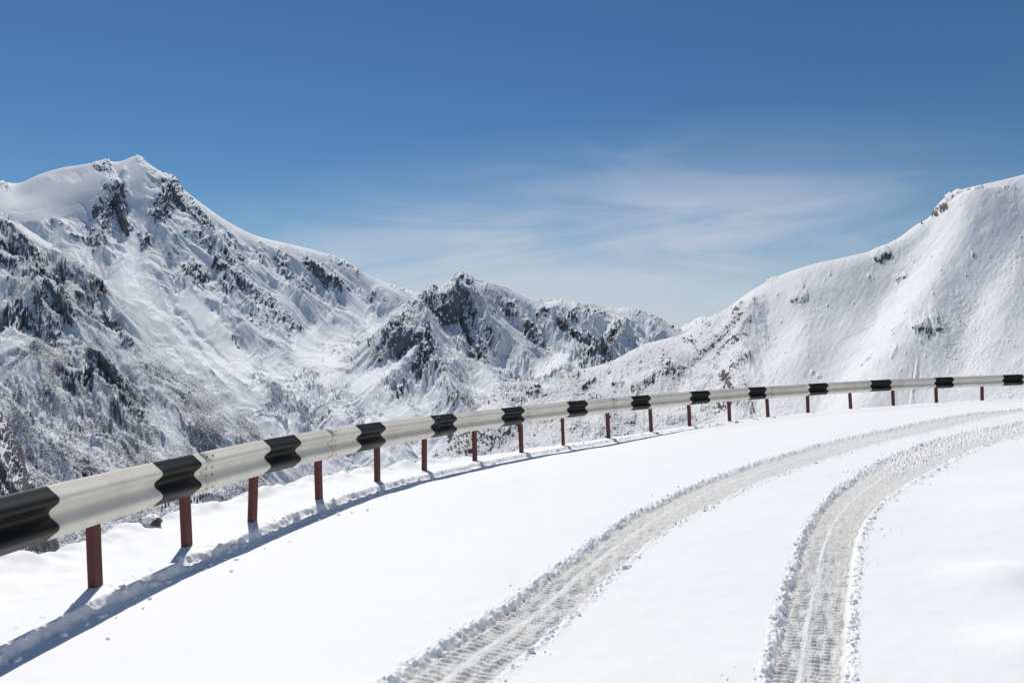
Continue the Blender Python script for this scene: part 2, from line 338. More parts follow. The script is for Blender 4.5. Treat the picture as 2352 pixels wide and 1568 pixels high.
def road_detail(X, Y, base, full=True):
    X = X.astype(f4); Y = Y.astype(f4)
    H = base.copy()
    d, s, sg = seg_dist(X, Y, RC[::2, :2]); dn = -sg * d        # + = beyond the rail, on the valley side
    if full: pass
    # shoulder and drop
    wid = np.interp(s, RS[[0, 48, 64, 80, 96, 112, 128, 144, 160, 176, 192, 208, -1]] if len(RS) > 220 else RS[[0, -1]], SHW).astype(f4)
    wid = wid * (1 + 0.0 * s) + 0.10 * gn(s * 1.1, 0 * s + .5, 31) + 0.06 * gn(s * 3.1, 0 * s + .5, 32) * ss(0.2, 0.5, wid)
    lump = fbm(X * 1.6, Y * 1.6, 3, 33)
    onsh = ss(0.05, 0.35, dn)
    edge = np.exp(-((dn - wid + 0.12) / 0.16) ** 2)
    H += onsh * (0.035 * lump + 0.005) * (1 - ss(0, .3, dn - wid))
    H += edge * ss(0.3, 0.55, wid) * (0.055 + 0.10 * np.clip(gn(s * 2.1, 0 * s, 34), -.3, 1) + 0.04 * gn(s * 5, dn * 4, 35))
    over = np.clip(dn - wid, 0, None)
    H -= 1.15 * over + 0.5 * np.clip(over, 0, 0.5) * 1 + 0.35 * over * fbm(X * .9, Y * .9, 3, 36) * ss(0, 1.5, over)
    H += 0.06 * np.exp(-((dn + 0.70) / 0.33) ** 2) * ss(14, 21, s)
    # the little broken step lying under the rail
    j = 0.035 * gn(s * 2.2, 0 * s, 41) + 0.045 * gn(s * 7, dn * 3, 42) + 0.022 * gn(s * 19, dn * 12, 43)
    inner = -0.21 - 0.04 * ss(8, 14, s)
    stepw = ss(inner - 0.035, inner + 0.03, dn + j)
    H += 0.055 * stepw * (1 - 0.35 * ss(14, 20, s))
    cl, c2, cv = vor(s * 8, dn * 8, 44)
    H += 0.06 * np.clip(0.45 - cl, 0, 1) * (cv > 0.80) * np.exp(-((dn - inner + 0.02) / 0.055) ** 2)
    cl, c2, cv = vor(s * 15 + 3, dn * 15, 45)
    H += 0.03 * np.clip(0.4 - cl, 0, 1) * (cv > 0.7) * np.exp(-((dn - inner - 0.05) / 0.13) ** 2)
    # road surface: long gentle drifts
    road = 1 - ss(-0.3, 0.1, dn)
    H += road * (0.018 * gn(X * .45, Y * .45, 51) + 0.009 * gn(X * 1.3, Y * 1.3, 52) + 0.0022 * gn(X * 2.6 + Y, Y * 6 - X * 2, 54) + 0.0015 * gn(X * 9, Y * 9, 53))
    # soft humps on the inner side
    for hx, hy, hr, ha in ((3.05, 4.55, .32, .07), (2.55, 3.5, .30, .06), (4.6, 6.2, .6, .08), (3.3, 3.0, .35, .07), (5.6, 7.2, .7, .08), (0.0, 9.0, .16, .022)):
        H += ha * np.exp(-(((X - hx) / hr) ** 2 + ((Y - hy) / (hr * .8)) ** 2))
    ha_, pa = track_field(X, Y, CA, WA, 10); hb_, pb = track_field(X, Y, CB, WB, 60)
    H += ha_ + hb_
    return H, np.maximum(pa, pb), dn, s
_k = [0, 48, 64, 80, 96, 112, 128, 144, 160, 176, 192, 208]
SHW = np.array([0.8, 0.8, .80, .85, .80, .68, .58, .50, .30, .16, .10, .06, .06])
def build_road():
    u = np.concatenate([-np.geomspace(3.2, 0.80, 60), np.linspace(-0.795, 0.795, 2080), np.geomspace(0.80, 3.2, 60)]).astype(f4)
    v = np.concatenate([np.geomspace(2.6, 0.50, 70), np.linspace(0.498, 0.070, 950), np.geomspace(0.0695, 0.03, 90)]).astype(f4)
    Z = 1.5 / v
    U, ZZ = np.meshgrid(u, Z); X = U * ZZ; Y = ZZ + 0 * U
    base = coarse(g_ev, X, Y, 5)
    H, P, dn, s = road_detail(X, Y, base)
    keep = (dn < 7.0)
    # flip row order so normals point up
    o = grid_mesh('snowy_road', X[:, :], Y[:, :], H + EYE, SNOW, {'packed': P}, keep)
    tag(o, kind='structure')
    # the road behind the camera
    x = np.linspace(-14, 30, 120); y = np.linspace(-16, 0.6, 60); X, Y = np.meshgrid(x, y)
    H = g_ev(X, Y) * 0 + g_ev(np.clip(X, -3, 14), np.clip(Y, -3, 20))
    H += 0.03 * fbm(X * .5, Y * .5, 3, 70)
    d = np.clip(-2.9 - X, 0, None); H = H - 1.2 * d
    H -= 0.03
    o = grid_mesh('road_behind', X, Y, H + EYE, SNOW, {'packed': 0 * H}); tag(o, kind='structure')
build_road()

# ------------------------------------------------------------------ mountains
def layer(name, ctrl, x0, x1, z0, z1, nx, nz, feats, detail, mat, ymax=1500, stiff=0.0, back=0.55):
    """ctrl: (px, py, depth) on the visible face, first list = skyline. feats: list of ribs / gullies / crags in picture units on the smooth face."""
    sky_, face = ctrl
    P = []; V = []
    for x, y, z in list(sky_) + list(face):
        P.append(((x - CX) / F * 3, math.log(z) * 3)); V.append((CY - y) / F)
    for x, y, z in sky_:        # ground falls away behind the crest
        for k in (1.05, 1.25):
            h = (CY - y) / F * z - back * (k - 1) * z; P.append(((x - CX) / F * 3, math.log(z * k) * 3)); V.append(h / (z * k))
    ev = tps(P, V, stiff)
    u = np.linspace((x0 - CX) / F, (x1 - CX) / F, nx).astype(f4); z = np.geomspace(z0, z1, nz).astype(f4)
    U, Z = np.meshgrid(u, z)
    v = coarse(ev, U * 3, np.log(Z) * 3, 6)
    # pin the crest to the surveyed skyline
    xs = np.array([q[0] for q in sky_], float); cr = catmull(np.array([(q[0], q[1]) for q in sky_], float), 6)
    tgt = ((CY - np.interp(CX + F * u, cr[:, 0], cr[:, 1])) / F).astype(f4); mx = v.max(0); am = v.argmax(0)
    rows = np.arange(nz)[:, None]; wgt = np.where(rows >= am[None], 1.0, ss(-0.055, -0.002, v - mx[None])).astype(f4)
    inside = ss(xs[0], xs[0] + 60, CX + F * u)[None]
    v = v + (tgt - mx)[None] * wgt * inside
    px = CX + F * U; py = CY - F * v
    front = np.maximum.accumulate(v, axis=0); vis = (v >= front - 0.004).astype(f4)
    amp = np.zeros(U.shape, f4); rock = np.zeros(U.shape, f4); spk = np.zeros(U.shape, f4)
    amp, rock, spk = detail(px, py, U, Z, feats, base=v * Z)
    # fade the relief on the far side of the crest so that the skyline stays put
    H = v * Z + amp * Z / F
    X = U * Z
    # steepness of the finished surface
    gy, gx = np.gradient(H); dZ = np.gradient(z)[:, None]; dX = (u[1] - u[0]) * Z
    # gradient in plan: along a row X changes by dX at constant Y; along a column both change
    hx = gx / dX; hy = (gy - hx * U * dZ) / dZ
    slope = np.sqrt(hx * hx + hy * hy)
    rock = np.clip(rock + np.clip(slope - 1.2, -.3, .6) * 0.45 * (rock > 0.02), 0, 1.2)
    keep = (py < ymax)
    o = grid_mesh(name, X, Z, H + EYE, mat, {'rock': rock, 'speckle': spk}, keep)
    tag(o, kind='structure')
    return u, z, H
def ribs(px, py, feats, warp=6, seed=0):
    wx = px + warp * gn(px / 28, py / 28, seed) + warp * .5 * gn(px / 11, py / 11, seed + 1)
    wy = py + warp * gn(px / 28 + 9, py / 28, seed + 2) + warp * .5 * gn(px / 11, py / 11 + 7, seed + 3)
    A = np.zeros(px.shape, f4)
    for f in feats.get('ribs', []):
        pts, a, wd = f[0], f[1], f[2]; asym = f[3] if len(f) > 3 else 1.0
        pts = [(x, y + max(a, 0)) for x, y in pts]
        xs = [p[0] for p in pts]; ys = [p[1] for p in pts]; m = wd * max(1, asym) * 1.2 + 12
        rr = np.where((px.max(0) > min(xs) - m) & (px.min(0) < max(xs) + m))[0]
        if not len(rr): continue
        c0, c1 = rr[0], rr[-1] + 1
        X = wx[:, c0:c1]; Y = wy[:, c0:c1]
        d, t, sg = seg_dist(X, Y, pts)
        L = sum(math.hypot(pts[i + 1][0] - pts[i][0], pts[i + 1][1] - pts[i][1]) for i in range(len(pts) - 1))
        ww = np.where(sg > 0, wd * asym, wd)
        fall = np.clip(1 - d / ww, 0, 1)
        prof = (ss(0, 1, fall) if feats.get('soft') else fall * fall * (1.6 - 0.6 * fall)) if a > 0 else ss(0, 1, fall)
        ends = np.clip(t / (0.2 * L), 0.25, 1) * np.clip((L - t) / (0.2 * L), 0.1, 1) if (len(f) < 5) else 1
        A[:, c0:c1] += a * prof * ends
    return A, wx, wy
SX, SY = 0.50, 0.866             # the way shadows fall on the slopes, in the picture
def cliff_prof(q): return ss(-2.4, -0.05, q) ** 1.3 * (1 - ss(-0.05, 0.75, q))
def cliffs(wx, wy, items, A, Mk):
    """each crag: a ledge that rises gently from above and breaks off steeply on its lower right"""
    for pts, r, st in items:
        xs = [p[0] for p in pts]; m = 2.8 * r + 10
        rr = np.where((wx.max(0) > min(xs) - m) & (wx.min(0) < max(xs) + m))[0]
        if not len(rr): continue
        c0, c1 = rr[0], rr[-1] + 1; X = wx[:, c0:c1]; Y = wy[:, c0:c1]
        if len(pts) < 2: pts = [pts[0], (pts[0][0] + 1, pts[0][1] + 1)]
        bd = np.full(X.shape, 1e9, f4); bx = np.zeros(X.shape, f4); by = np.zeros(X.shape, f4)
        for i in range(len(pts) - 1):
            ax, ay = pts[i]; ex, ey = pts[i + 1][0] - ax, pts[i + 1][1] - ay; q = ex * ex + ey * ey
            t = np.clip(((X - ax) * ex + (Y - ay) * ey) / q, 0, 1); dx = X - ax - t * ex; dy = Y - ay - t * ey
            # reach further uphill than downhill
            along = dx * SX + dy * SY; lat = dx * SY - dy * SX; d = np.where(along < 0, -along / 2.2, along) + np.abs(lat)
            mk = d < bd; bd = np.where(mk, d, bd); bx = np.where(mk, along, bx); by = np.where(mk, lat, by)
        q = bx / r + 0.25; l = np.abs(by) / r
        side = 1 - ss(0.45, 1.15, l)
        A[:, c0:c1] = np.maximum(A[:, c0:c1], cliff_prof(q) * side * r * 0.85 * st)
        Mk[:, c0:c1] = np.maximum(Mk[:, c0:c1], ss(-0.45, -0.05, q) * (1 - ss(0.6, 0.95, q)) * (1 - ss(.55, 1.1, l)) * st)
    return A, Mk
def small_cliffs(px, py, cell, prob, rmin, rmax, seed):
    """outcrops scattered one to a cell, with the same ledge shape"""
    x = px / cell; y = py / cell; xi = np.floor(x).astype(np.int32); yi = np.floor(y).astype(np.int32)
    A = np.zeros(px.shape, f4); Mk = np.zeros(px.shape, f4)
    for ox in (-1, 0, 1):
        for oy in (-1, 0, 1, ):
            h = _h(xi + ox, yi + oy, seed); r1 = (h & np.uint32(0xfff)).astype(f4) / 4095; r2 = ((h >> np.uint32(12)) & np.uint32(0x3ff)).astype(f4) / 1023; r3 = (h >> np.uint32(22)).astype(f4) / 1023
            dx = (x - (xi + ox + r1)) * cell; dy = (y - (yi + oy + r2)) * cell
            on = (r3 < prob); r = rmin + (rmax - rmin) * ((r3 * 37.7) % 1) ** 2
            q = (dx * SX + dy * SY) / r + .25; l = np.abs(dx * SY - dy * SX) / (r * (0.7 + 0.9 * ((r3 * 91.3) % 1)))
            side = 1 - ss(0.4, 1.1, l)
            A = np.maximum(A, cliff_prof(q) * side * r * 0.85 * on); Mk = np.maximum(Mk, ss(-0.4, 0, q) * (1 - ss(0.6, 0.95, q)) * (1 - ss(.5, 1.0, l)) * on)
    return A, Mk
def crag_mask(wx, wy, items):
    m = np.zeros(wx.shape, f4)
    for pts, r, s in items:
        d, t, sg = seg_dist(wx, wy, pts if len(pts) > 1 else [pts[0], (pts[0][0] + 1, pts[0][1] + 1)])
        m = np.maximum(m, s * (1 - ss(0.35 * r, 1.0 * r, d)))
    return m
def craggy(wx, wy, seed, sc=12.0, ax=0.9, ay=0.6):
    # broken blocks: cells with their own level, ridged fine relief
    c, s = math.cos(ax), math.sin(ax)
    a = (wx * c + wy * s) / sc; b = (-wx * s + wy * c) / (sc * ay)
    d1, d2, v1 = vor(a + .3 * gn(a, b, seed), b + .3 * gn(a, b, seed + 1), seed + 2)
    e1, e2, v2 = vor(a * 2.0 + .3, b * 2.0, seed + 3)
    return (v1 * 1.0 + v2 * 0.5) * np.minimum(1, (d2 - d1) * 6) + 0.5 * ridged(a * 1.3, b * 1.3, 3, seed + 5)

def flow_noise(px, py, ang, w, stretch, seed, o=4):
    c, s = math.cos(ang), math.sin(ang)         # ang = direction the slope runs, in the picture
    al = (px * c + py * s) / (w * stretch); ac = (-px * s + py * c) / w
    wrp = 0.35 * gn(al * 1.3, ac * .6, seed + 50)
    return ridged(ac + wrp, al, o, seed) - 0.9

def plan_grad(H, u, z):
    gy, gx = np.gradient(H); hx = gx / ((u[1] - u[0]) * z[:, None]); hy = (gy - hx * u[None] * np.gradient(z)[:, None]) / np.gradient(z)[:, None]
    return hx, hy
def eroded(X, Y, gx, gy, lam, octs, seed, bend=1.0, spread=(1, .50, .24, .11, .05)):
    """ribs and gullies that run down the slope and branch: wave packets laid across the fall line, octave by octave.
    returns height in units of lam, crest measure 0..1, and the fine crest measure"""
    tot = np.zeros(X.shape, f4); ax = gx.astype(f4).copy(); ay = gy.astype(f4).copy(); crest = np.zeros(X.shape, f4); fine = np.zeros(X.shape, f4)
    for o in range(octs):
        f = f4(2.0 ** o / lam); x = X * f; y = Y * f
        m = np.sqrt(ax * ax + ay * ay) + 1e-4; dx = -ay / m; dy = ax / m          # across the fall line
        xi = np.floor(x).astype(np.int32); yi = np.floor(y).astype(np.int32)
        va = np.zeros(X.shape, f4); vb = np.zeros(X.shape, f4); wt = np.zeros(X.shape, f4)
        for ox in (-1, 0, 1):
            for oy in (-1, 0, 1):
                h = _h(xi + ox, yi + oy, seed + o * 13)
                px = x - (xi + ox) - 0.1 - 0.8 * (h & np.uint32(0xffff)).astype(f4) / 65535; py = y - (yi + oy) - 0.1 - 0.8 * (h >> np.uint32(16)).astype(f4) / 65535
                w = np.exp(-2.4 * (px * px + py * py)); mg = (px * dx + py * dy) * f4(2 * math.pi)
                va += w * np.cos(mg); vb += w * np.sin(mg); wt += w
        va /= wt; vb /= wt
        rdg = 1 - 2 * np.sqrt(np.clip((1 - va) / 2, 0, 1) + .002)
        val = 0.35 * va + 0.65 * rdg
        a = spread[o]; tot += a * val
        k = bend * a * 2.4 * (2.0 ** o)
        ax += -vb * dx * k * .35; ay += -vb * dy * k * .35
        if o in (1, 2): crest = np.maximum(crest, np.clip(rdg, 0, 1))
        if o >= 2: fine += np.clip(rdg, -1, 1) * .5
    return tot, crest, fine
def det_rock(px, py, U, Z, F_, sd, lam=150.0, amp=0.11, fine=0.5, prob=0.1, pbias=0.0, spb=0.25, rkoff=0.0, cell=30, cs=1.0, warp=6, rocky=0.5, base=None, crestfade=0.0, octs=5, bias=0.0, crs=.8):
    A, wx, wy = ribs(px, py, F_, warp, sd); A = A * F_.get('gain', 1.5)
    ysky = py.min(0)[None]; away = ss(0, 34, py - ysky); away = crestfade + (1 - crestfade) * away
    A = A * (0.15 + .85 * ss(0, 40, py - ysky))
    sm = 1 - np.clip(crag_mask(wx, wy, F_.get('smooth', [])), 0, 1) if F_.get('smooth') else np.ones(px.shape, f4)
    near = crag_mask(wx, wy, [(p, r * 2.4, s) for p, r, s in F_.get('crags', [])])
    core = crag_mask(wx, wy, [(p, r * 1.35, s) for p, r, s in F_.get('crags', [])])
    u = U[0]; z = Z[:, 0]; X = U * Z
    gx, gy = plan_grad(base + A * Z / F, u, z)
    gx = gx - bias * np.sqrt(gx * gx + gy * gy)
    jit = lam * .10
    Xw = X + jit * gn(X / lam * 2.1, Z / lam * 2.1, sd + 1); Yw = Z + jit * gn(X / lam * 2.1 + 7, Z / lam * 2.1, sd + 2)
    er, crest, fr = eroded(Xw, Yw, gx, gy, lam, octs, sd + 5)
    k = sm * away * (0.78 + .2 * near + .35 * gn(px / 110, py / 110, sd + 6))
    unit = Z / F
    A = A + er * lam * amp / unit * k
    A += fine * fbm(px / 5.5, py / 5.5, 3, sd + 30) * (k * .9 + .05)
    A += 1.2 * gn(px / 70, py / 34, sd + 40) * away
    jx = px + 6.0 * cs * gn(px / 16, py / 16, sd + 50) + 1.7 * cs * gn(px / 6, py / 6, sd + 51)
    jy = py + 6.5 * cs * gn(px / 14, py / 16, sd + 52) + 1.9 * cs * gn(px / 5.6, py / 6, sd + 53)
    C = np.zeros(px.shape, f4); Mk = np.zeros(px.shape, f4)
    C, Mk = cliffs(jx, jy, [(p, r * crs, s) for p, r, s in F_.get('crags', [])], C, Mk)
    pr = np.clip(prob * (0.55 + 1.0 * fbm(px / 60, py / 60, 2, sd + 60)) + pbias + 0.25 * near, 0, .9) * sm * away
    a, m = small_cliffs(jx, jy, cell * .6, pr, 3.0 * cs, 7 * cs, sd + 71)
    C = np.maximum(C, a); Mk = np.maximum(Mk, m * .8)
    # rock breaks through along the crests of the ribs, most where the ground is craggy
    patch = np.clip(rocky * (.5 + 1.5 * fbm(px / 75, py / 75, 3, sd + 61)) + 1.1 * near, 0, 1.3)
    line = ss(.36, .84, crest + .25 * fr) * patch * sm
    rough = np.clip(np.maximum(core, line), 0, 1)
    rg = ridged(jx / 9 / cs + jy / 30, jy / 7 / cs - jx / 26, 3, sd + 85) - .9
    A = A + C * 0.75 + (rough * .8 + Mk * .5) * rg * 2.3 * cs
    rock = np.clip(np.maximum(Mk * .9, np.maximum(core * .85, line * .8)) * (0.38 + rkoff + 0.40 * fbm(wx / 10, wy / 7, 3, sd + 90)), 0, 1)
    spk = np.clip(spb + 0.55 * fbm(px / 85, py / 60, 3, sd + 95) + near * .2, 0, 1) * sm
    return A, rock, spk
def det_left(px, py, U, Z, F_, base):
    A, r, k = det_rock(px, py, U, Z, F_, 100, 210., .12, .45, .09, 0, .14, rocky=.48, base=base, bias=.95 - .8 * ss(650, 900, px))
    return A, r, np.clip(k + .3 * ss(600, 900, py), 0, 1) * (k > 0) * .8
# -- the tall peak on the left
L2_sky = [(-700, 560, 2350), (-480, 520, 2400), (-260, 470, 2450), (-160, 440, 2480), (-80, 425, 2500), (0, 419, 2600), (45, 420, 2620), (90, 401, 2640), (140, 386, 2650), (190, 378, 2650), (235, 371, 2640), (275, 371, 2610), (315, 358, 2570), (345, 379, 2500), (395, 412, 2520), (440, 450, 2540), (500, 494, 2560), (550, 524, 2580), (600, 545, 2600), (680, 564, 2620), (740, 580, 2640), (800, 604, 2660), (850, 634, 2680), (900, 654, 2680), (945, 668, 2680), (1010, 690, 2640), (1100, 720, 2600)]
L2_face = [(-500, 720, 2000), (-600, 950, 1500), (-200, 600, 2150), (-100, 480, 2330), (0, 487, 2260), (100, 492, 2250), (190, 505, 2250), (130, 430, 2380), (60, 440, 2400), (280, 440, 2330), (320, 450, 2320), (240, 560, 2120), (320, 600, 2030), (420, 560, 2170), (360, 700, 1830), (480, 660, 2010), (560, 640, 2160), (640, 640, 2300), (720, 680, 2270), (800, 700, 2320), (780, 740, 2200), (860, 720, 2400), (400, 790, 1700), (480, 840, 1620), (560, 790, 1780), (640, 760, 1950), (720, 780, 2030), (600, 860, 1600), (660, 860, 1640), (760, 820, 1850), (850, 820, 1800), (900, 760, 2150), (620, 940, 1450), (700, 985, 1370), (740, 960, 1400), (560, 920, 1480), (800, 900, 1550), (920, 960, 1600), (1000, 1030, 1560), (1100, 1080, 1520), (760, 1100, 1180), (860, 1050, 1250), (640, 1100, 1200), (500, 1000, 1380), (300, 900, 1500), (100, 800, 1600), (300, 1150, 1200), (0, 1100, 1250), (-200, 900, 1500)]
L2_f = {
 'ribs': [
  ([(265, 432), (240, 500), (225, 550), (260, 600)], 13, 38, 1.2), ([(268, 440), (290, 490), (300, 520)], 7, 22),
  ([(318, 362), (350, 395), (392, 425), (400, 450)], 5, 22), ([(392, 428), (375, 480), (385, 520), (420, 560)], 10, 34, 1.1),
  ([(400, 430), (440, 480), (500, 540), (560, 600), (600, 640)], 13, 40, 1.2), ([(345, 520), (330, 560)], 7, 18),
  ([(470, 500), (520, 580), (545, 600)], 7, 26), ([(450, 600), (420, 640), (470, 650)], 9, 26), ([(500, 620), (560, 680), (640, 740), (700, 770)], 12, 42, 1.1),
  ([(640, 580), (650, 620), (700, 670)], 8, 30), ([(700, 590), (740, 640), (780, 670)], 8, 30), ([(740, 590), (780, 640), (800, 660)], 7, 24), ([(600, 560), (600, 600), (640, 640)], 7, 26),
  ([(520, 690), (500, 740), (540, 780)], 8, 34), ([(820, 640), (850, 690), (840, 720)], 5, 24), ([(880, 680), (860, 720), (850, 745)], 4, 20), ([(760, 700), (770, 740)], 4, 20), ([(620, 690), (680, 740)], 7, 28),
  # gullies
  ([(320, 440), (315, 520), (310, 590), (320, 660)], -9, 34), ([(360, 440), (350, 500), (340, 560)], -5, 22), ([(330, 640), (380, 720), (450, 790), (540, 870)], -7, 40),
  # moraine and valley floor
  ([(330, 690), (400, 760), (480, 850), (560, 910)], 7, 24), ([(400, 700), (440, 760), (520, 850), (600, 910)], 6, 24), ([(600, 860), (660, 920), (720, 985)], 9, 24, 1.2), ([(640, 850), (740, 870), (790, 905), (800, 940)], 7, 34),
  ([(570, 940), (650, 945), (700, 975), (715, 1000)], 12, 34), ([(790, 870), (700, 940), (740, 990)], -7, 28), ([(800, 1000), (850, 960), (940, 1010)], 10, 40), ([(740, 960), (730, 1000), (700, 1100)], -14, 30), ([(900, 700), (820, 760), (720, 790)], -5, 46),
 ],
 'crags': [([(250, 375), (230, 385), (255, 400)], 12, 1.0), ([(265, 432), (240, 490), (222, 545)], 24, .9), ([(268, 450), (290, 500), (300, 520)], 14, .7), ([(200, 545), (240, 560)], 14, .6),
  ([(318, 360), (335, 385), (350, 395)], 8, .8), ([(365, 385), (395, 412)], 8, 1), ([(398, 430), (385, 470), (375, 500)], 26, 1.0), ([(400, 430), (450, 490), (480, 520)], 16, 1.0), ([(330, 530), (330, 560)], 13, .9),
  ([(430, 530), (480, 570)], 16, .7), ([(400, 560), (390, 590)], 10, .5), ([(440, 610), (470, 625), (440, 640)], 19, 1.0), ([(500, 600), (560, 650), (640, 720), (690, 760)], 17, .9), ([(500, 640), (530, 680), (600, 740)], 20, .6),
  ([(520, 540), (560, 600)], 10, .8), ([(640, 585), (655, 615), (710, 650)], 13, .8), ([(700, 595), (740, 640), (795, 665)], 12, .9), ([(760, 590), (830, 625)], 7, .8), ([(600, 560), (600, 590)], 9, .7), ([(650, 620), (700, 640)], 10, .8), ([(540, 760), (540, 770)], 12, .6), ([(640, 720), (660, 730)], 12, .9), ([(0, 425), (20, 430)], 9, .9), ([(130, 515), (180, 545)], 10, .6), ([(840, 690), (860, 670)], 5, .6), ([(900, 655), (940, 668)], 5, .7)],
 'smooth': [([(0, 455), (100, 450), (200, 440), (225, 420)], 62, 1.0), ([(40, 500), (180, 480)], 26, 1.0), ([(310, 400), (320, 470), (312, 540), (310, 600)], 34, .95), ([(340, 440), (365, 440)], 20, .9), ([(300, 640), (360, 720), (450, 800), (560, 900)], 60, .75), ([(780, 740), (700, 800), (760, 850)], 50, .7), ([(850, 740), (820, 700)], 34, .6), ([(560, 560), (480, 480), (430, 450)], 9, .7), ([(430, 690), (560, 840)], 40, .8)],
}
FAR_MAT = mountain_mat('far_snow_and_rock', 1.9, (0.085, 0.089, 0.102, 1), (0.18, 0.175, 0.18, 1))
layer('mountain_left', (L2_sky, L2_face), -640, 1110, 1150, 3300, 1540, 880, L2_f, det_left, FAR_MAT, ymax=1230)

# -- the middle peak
L1_sky = [(760, 850, 1880), (800, 812, 1890), (845, 776, 1900), (880, 748, 1930), (925, 712, 1960), (945, 682, 1980), (985, 664, 2000), (1010, 662, 2040), (1035, 640, 2080), (1060, 627, 2100), (1090, 643, 2130), (1160, 662, 2180), (1240, 687, 2230), (1290, 692, 2250), (1320, 694, 2260), (1400, 707, 2290), (1450, 709, 2290), (1500, 723, 2300), (1540, 744, 2310), (1575, 756, 2320), (1640, 770, 2330), (1720, 790, 2340)]
L1_face = [(900, 790, 1720), (960, 760, 1760), (1020, 760, 1840), (850, 830, 1700), (800, 880, 1600), (900, 900, 1530), (980, 860, 1600), (1060, 850, 1680), (1100, 780, 1830), (1140, 880, 1640), (1180, 800, 1850), (1240, 830, 1800), (1300, 780, 1960), (1220, 760, 1970), (1380, 780, 1980), (1300, 850, 1740), (1400, 830, 1800), (1500, 780, 2050), (1000, 950, 1430), (1100, 960, 1430), (1200, 930, 1520), (900, 1000, 1330), (800, 1000, 1330), (1300, 950, 1500), (1500, 900, 1700), (1600, 850, 1950), (1000, 1100, 1180), (1200, 1100, 1250), (800, 1150, 1080), (1500, 1050, 1400)]
L1_f = {'gain': 2.0,
 'ribs': [
  ([(990, 662), (980, 720), (990, 790), (1020, 860), (1060, 930), (1090, 980)], 22, 60, 1.0), ([(985, 670), (940, 720), (880, 760), (850, 785)], 8, 30), ([(980, 780), (930, 840), (870, 890), (820, 930)], 12, 40, 1.3),
  ([(1060, 626), (1040, 690), (1060, 750), (1090, 800)], 14, 42), ([(1062, 630), (1110, 700), (1140, 760), (1160, 800)], 9, 34), ([(1160, 665), (1210, 730), (1240, 780)], 8, 34),
  ([(1290, 692), (1260, 740), (1320, 780), (1360, 775)], 10, 36), ([(1400, 708), (1350, 760)], 6, 26), ([(1450, 710), (1430, 760), (1390, 805), (1340, 835)], 15, 46, 1.0), ([(1500, 722), (1520, 770)], 6, 28), ([(1330, 700), (1290, 750)], 6, 22), ([(1370, 705), (1330, 750)], 6, 20),
  ([(1030, 700), (1080, 780), (1100, 830)], -8, 26), ([(1120, 800), (1180, 850), (1240, 860)], -8, 50), ([(1290, 800), (1230, 840), (1160, 860)], -6, 40), ([(930, 800), (860, 850)], -6, 30), ([(800, 860), (760, 920), (740, 980)], -6, 40)],
 'crags': [([(985, 668), (945, 705), (925, 720)], 15, 1.0), ([(990, 670), (1010, 690), (1020, 730)], 17, 1.0), ([(945, 720), (890, 755), (855, 780)], 14, .9), ([(930, 750), (900, 780), (960, 790)], 24, 1.0), ([(1000, 720), (1060, 700), (1090, 760), (1100, 800)], 20, 1.0), ([(1045, 640), (1065, 630), (1080, 645)], 9, 1), ([(1110, 680), (1140, 720)], 10, .7), ([(975, 810), (985, 830), (960, 850)], 15, 1.0), ([(1100, 740), (1120, 780)], 15, .8),
  ([(1220, 750), (1240, 780)], 16, 1.0), ([(1250, 710), (1290, 700)], 12, .7), ([(1290, 755), (1330, 775), (1370, 778)], 12, 1.0), ([(1160, 695), (1180, 715)], 9, .7), ([(1350, 705), (1390, 720)], 8, .7), ([(1460, 715), (1500, 725), (1560, 752)], 8, .8), ([(1420, 755), (1400, 790)], 10, .8), ([(1350, 820), (1390, 815)], 16, .9), ([(1150, 830), (1200, 850)], 12, .6), ([(1330, 698), (1310, 730)], 8, .5), ([(1040, 880), (1060, 930)], 30, .35), ([(930, 890), (890, 930)], 12, .5), ([(1300, 880), (1180, 900)], 22, .4)],
 'smooth': [([(880, 860), (820, 890), (900, 830), (940, 820)], 26, .8), ([(1240, 835), (1290, 820)], 28, .8), ([(860, 920), (930, 960), (850, 980)], 40, .7), ([(1100, 850), (1160, 900)], 20, .4), ([(1400, 760), (1360, 800)], 12, .6)],
}
def det_mid(px, py, U, Z, F_, base):
    return det_rock(px, py, U, Z, F_, 200, 180., .12, .45, .08, 0, .34, rocky=.55, base=base, crestfade=.35, bias=-.2 + .8 * ss(960, 1040, px))
layer('mountain_middle', (L1_sky, L1_face), 740, 1740, 1050, 2900, 1000, 800, L1_f, det_mid, FAR_MAT, ymax=1230)

# -- far snowy summit peeping over the saddle
L6_sky = [(1480, 800, 3900), (1540, 765, 3900), (1580, 742, 3900), (1612, 728, 3900), (1650, 735, 3900), (1720, 760, 3900), (1800, 800, 3900)]
L6_face = [(1500, 860, 3400), (1620, 850, 3300), (1780, 860, 3400)]
def det_far(px, py, U, Z, F_, base):
    A = flow_noise(px, py, 1.2, 20, 2, 310, 4) * 3; return A, 0.25 * ss(.1, .6, fbm(px / 12, py / 12, 3, 320)), 0 * A + .1
layer('mountain_far', (L6_sky, L6_face), 1480, 1800, 3200, 4600, 240, 160, {}, det_far, FAR_MAT, ymax=900)

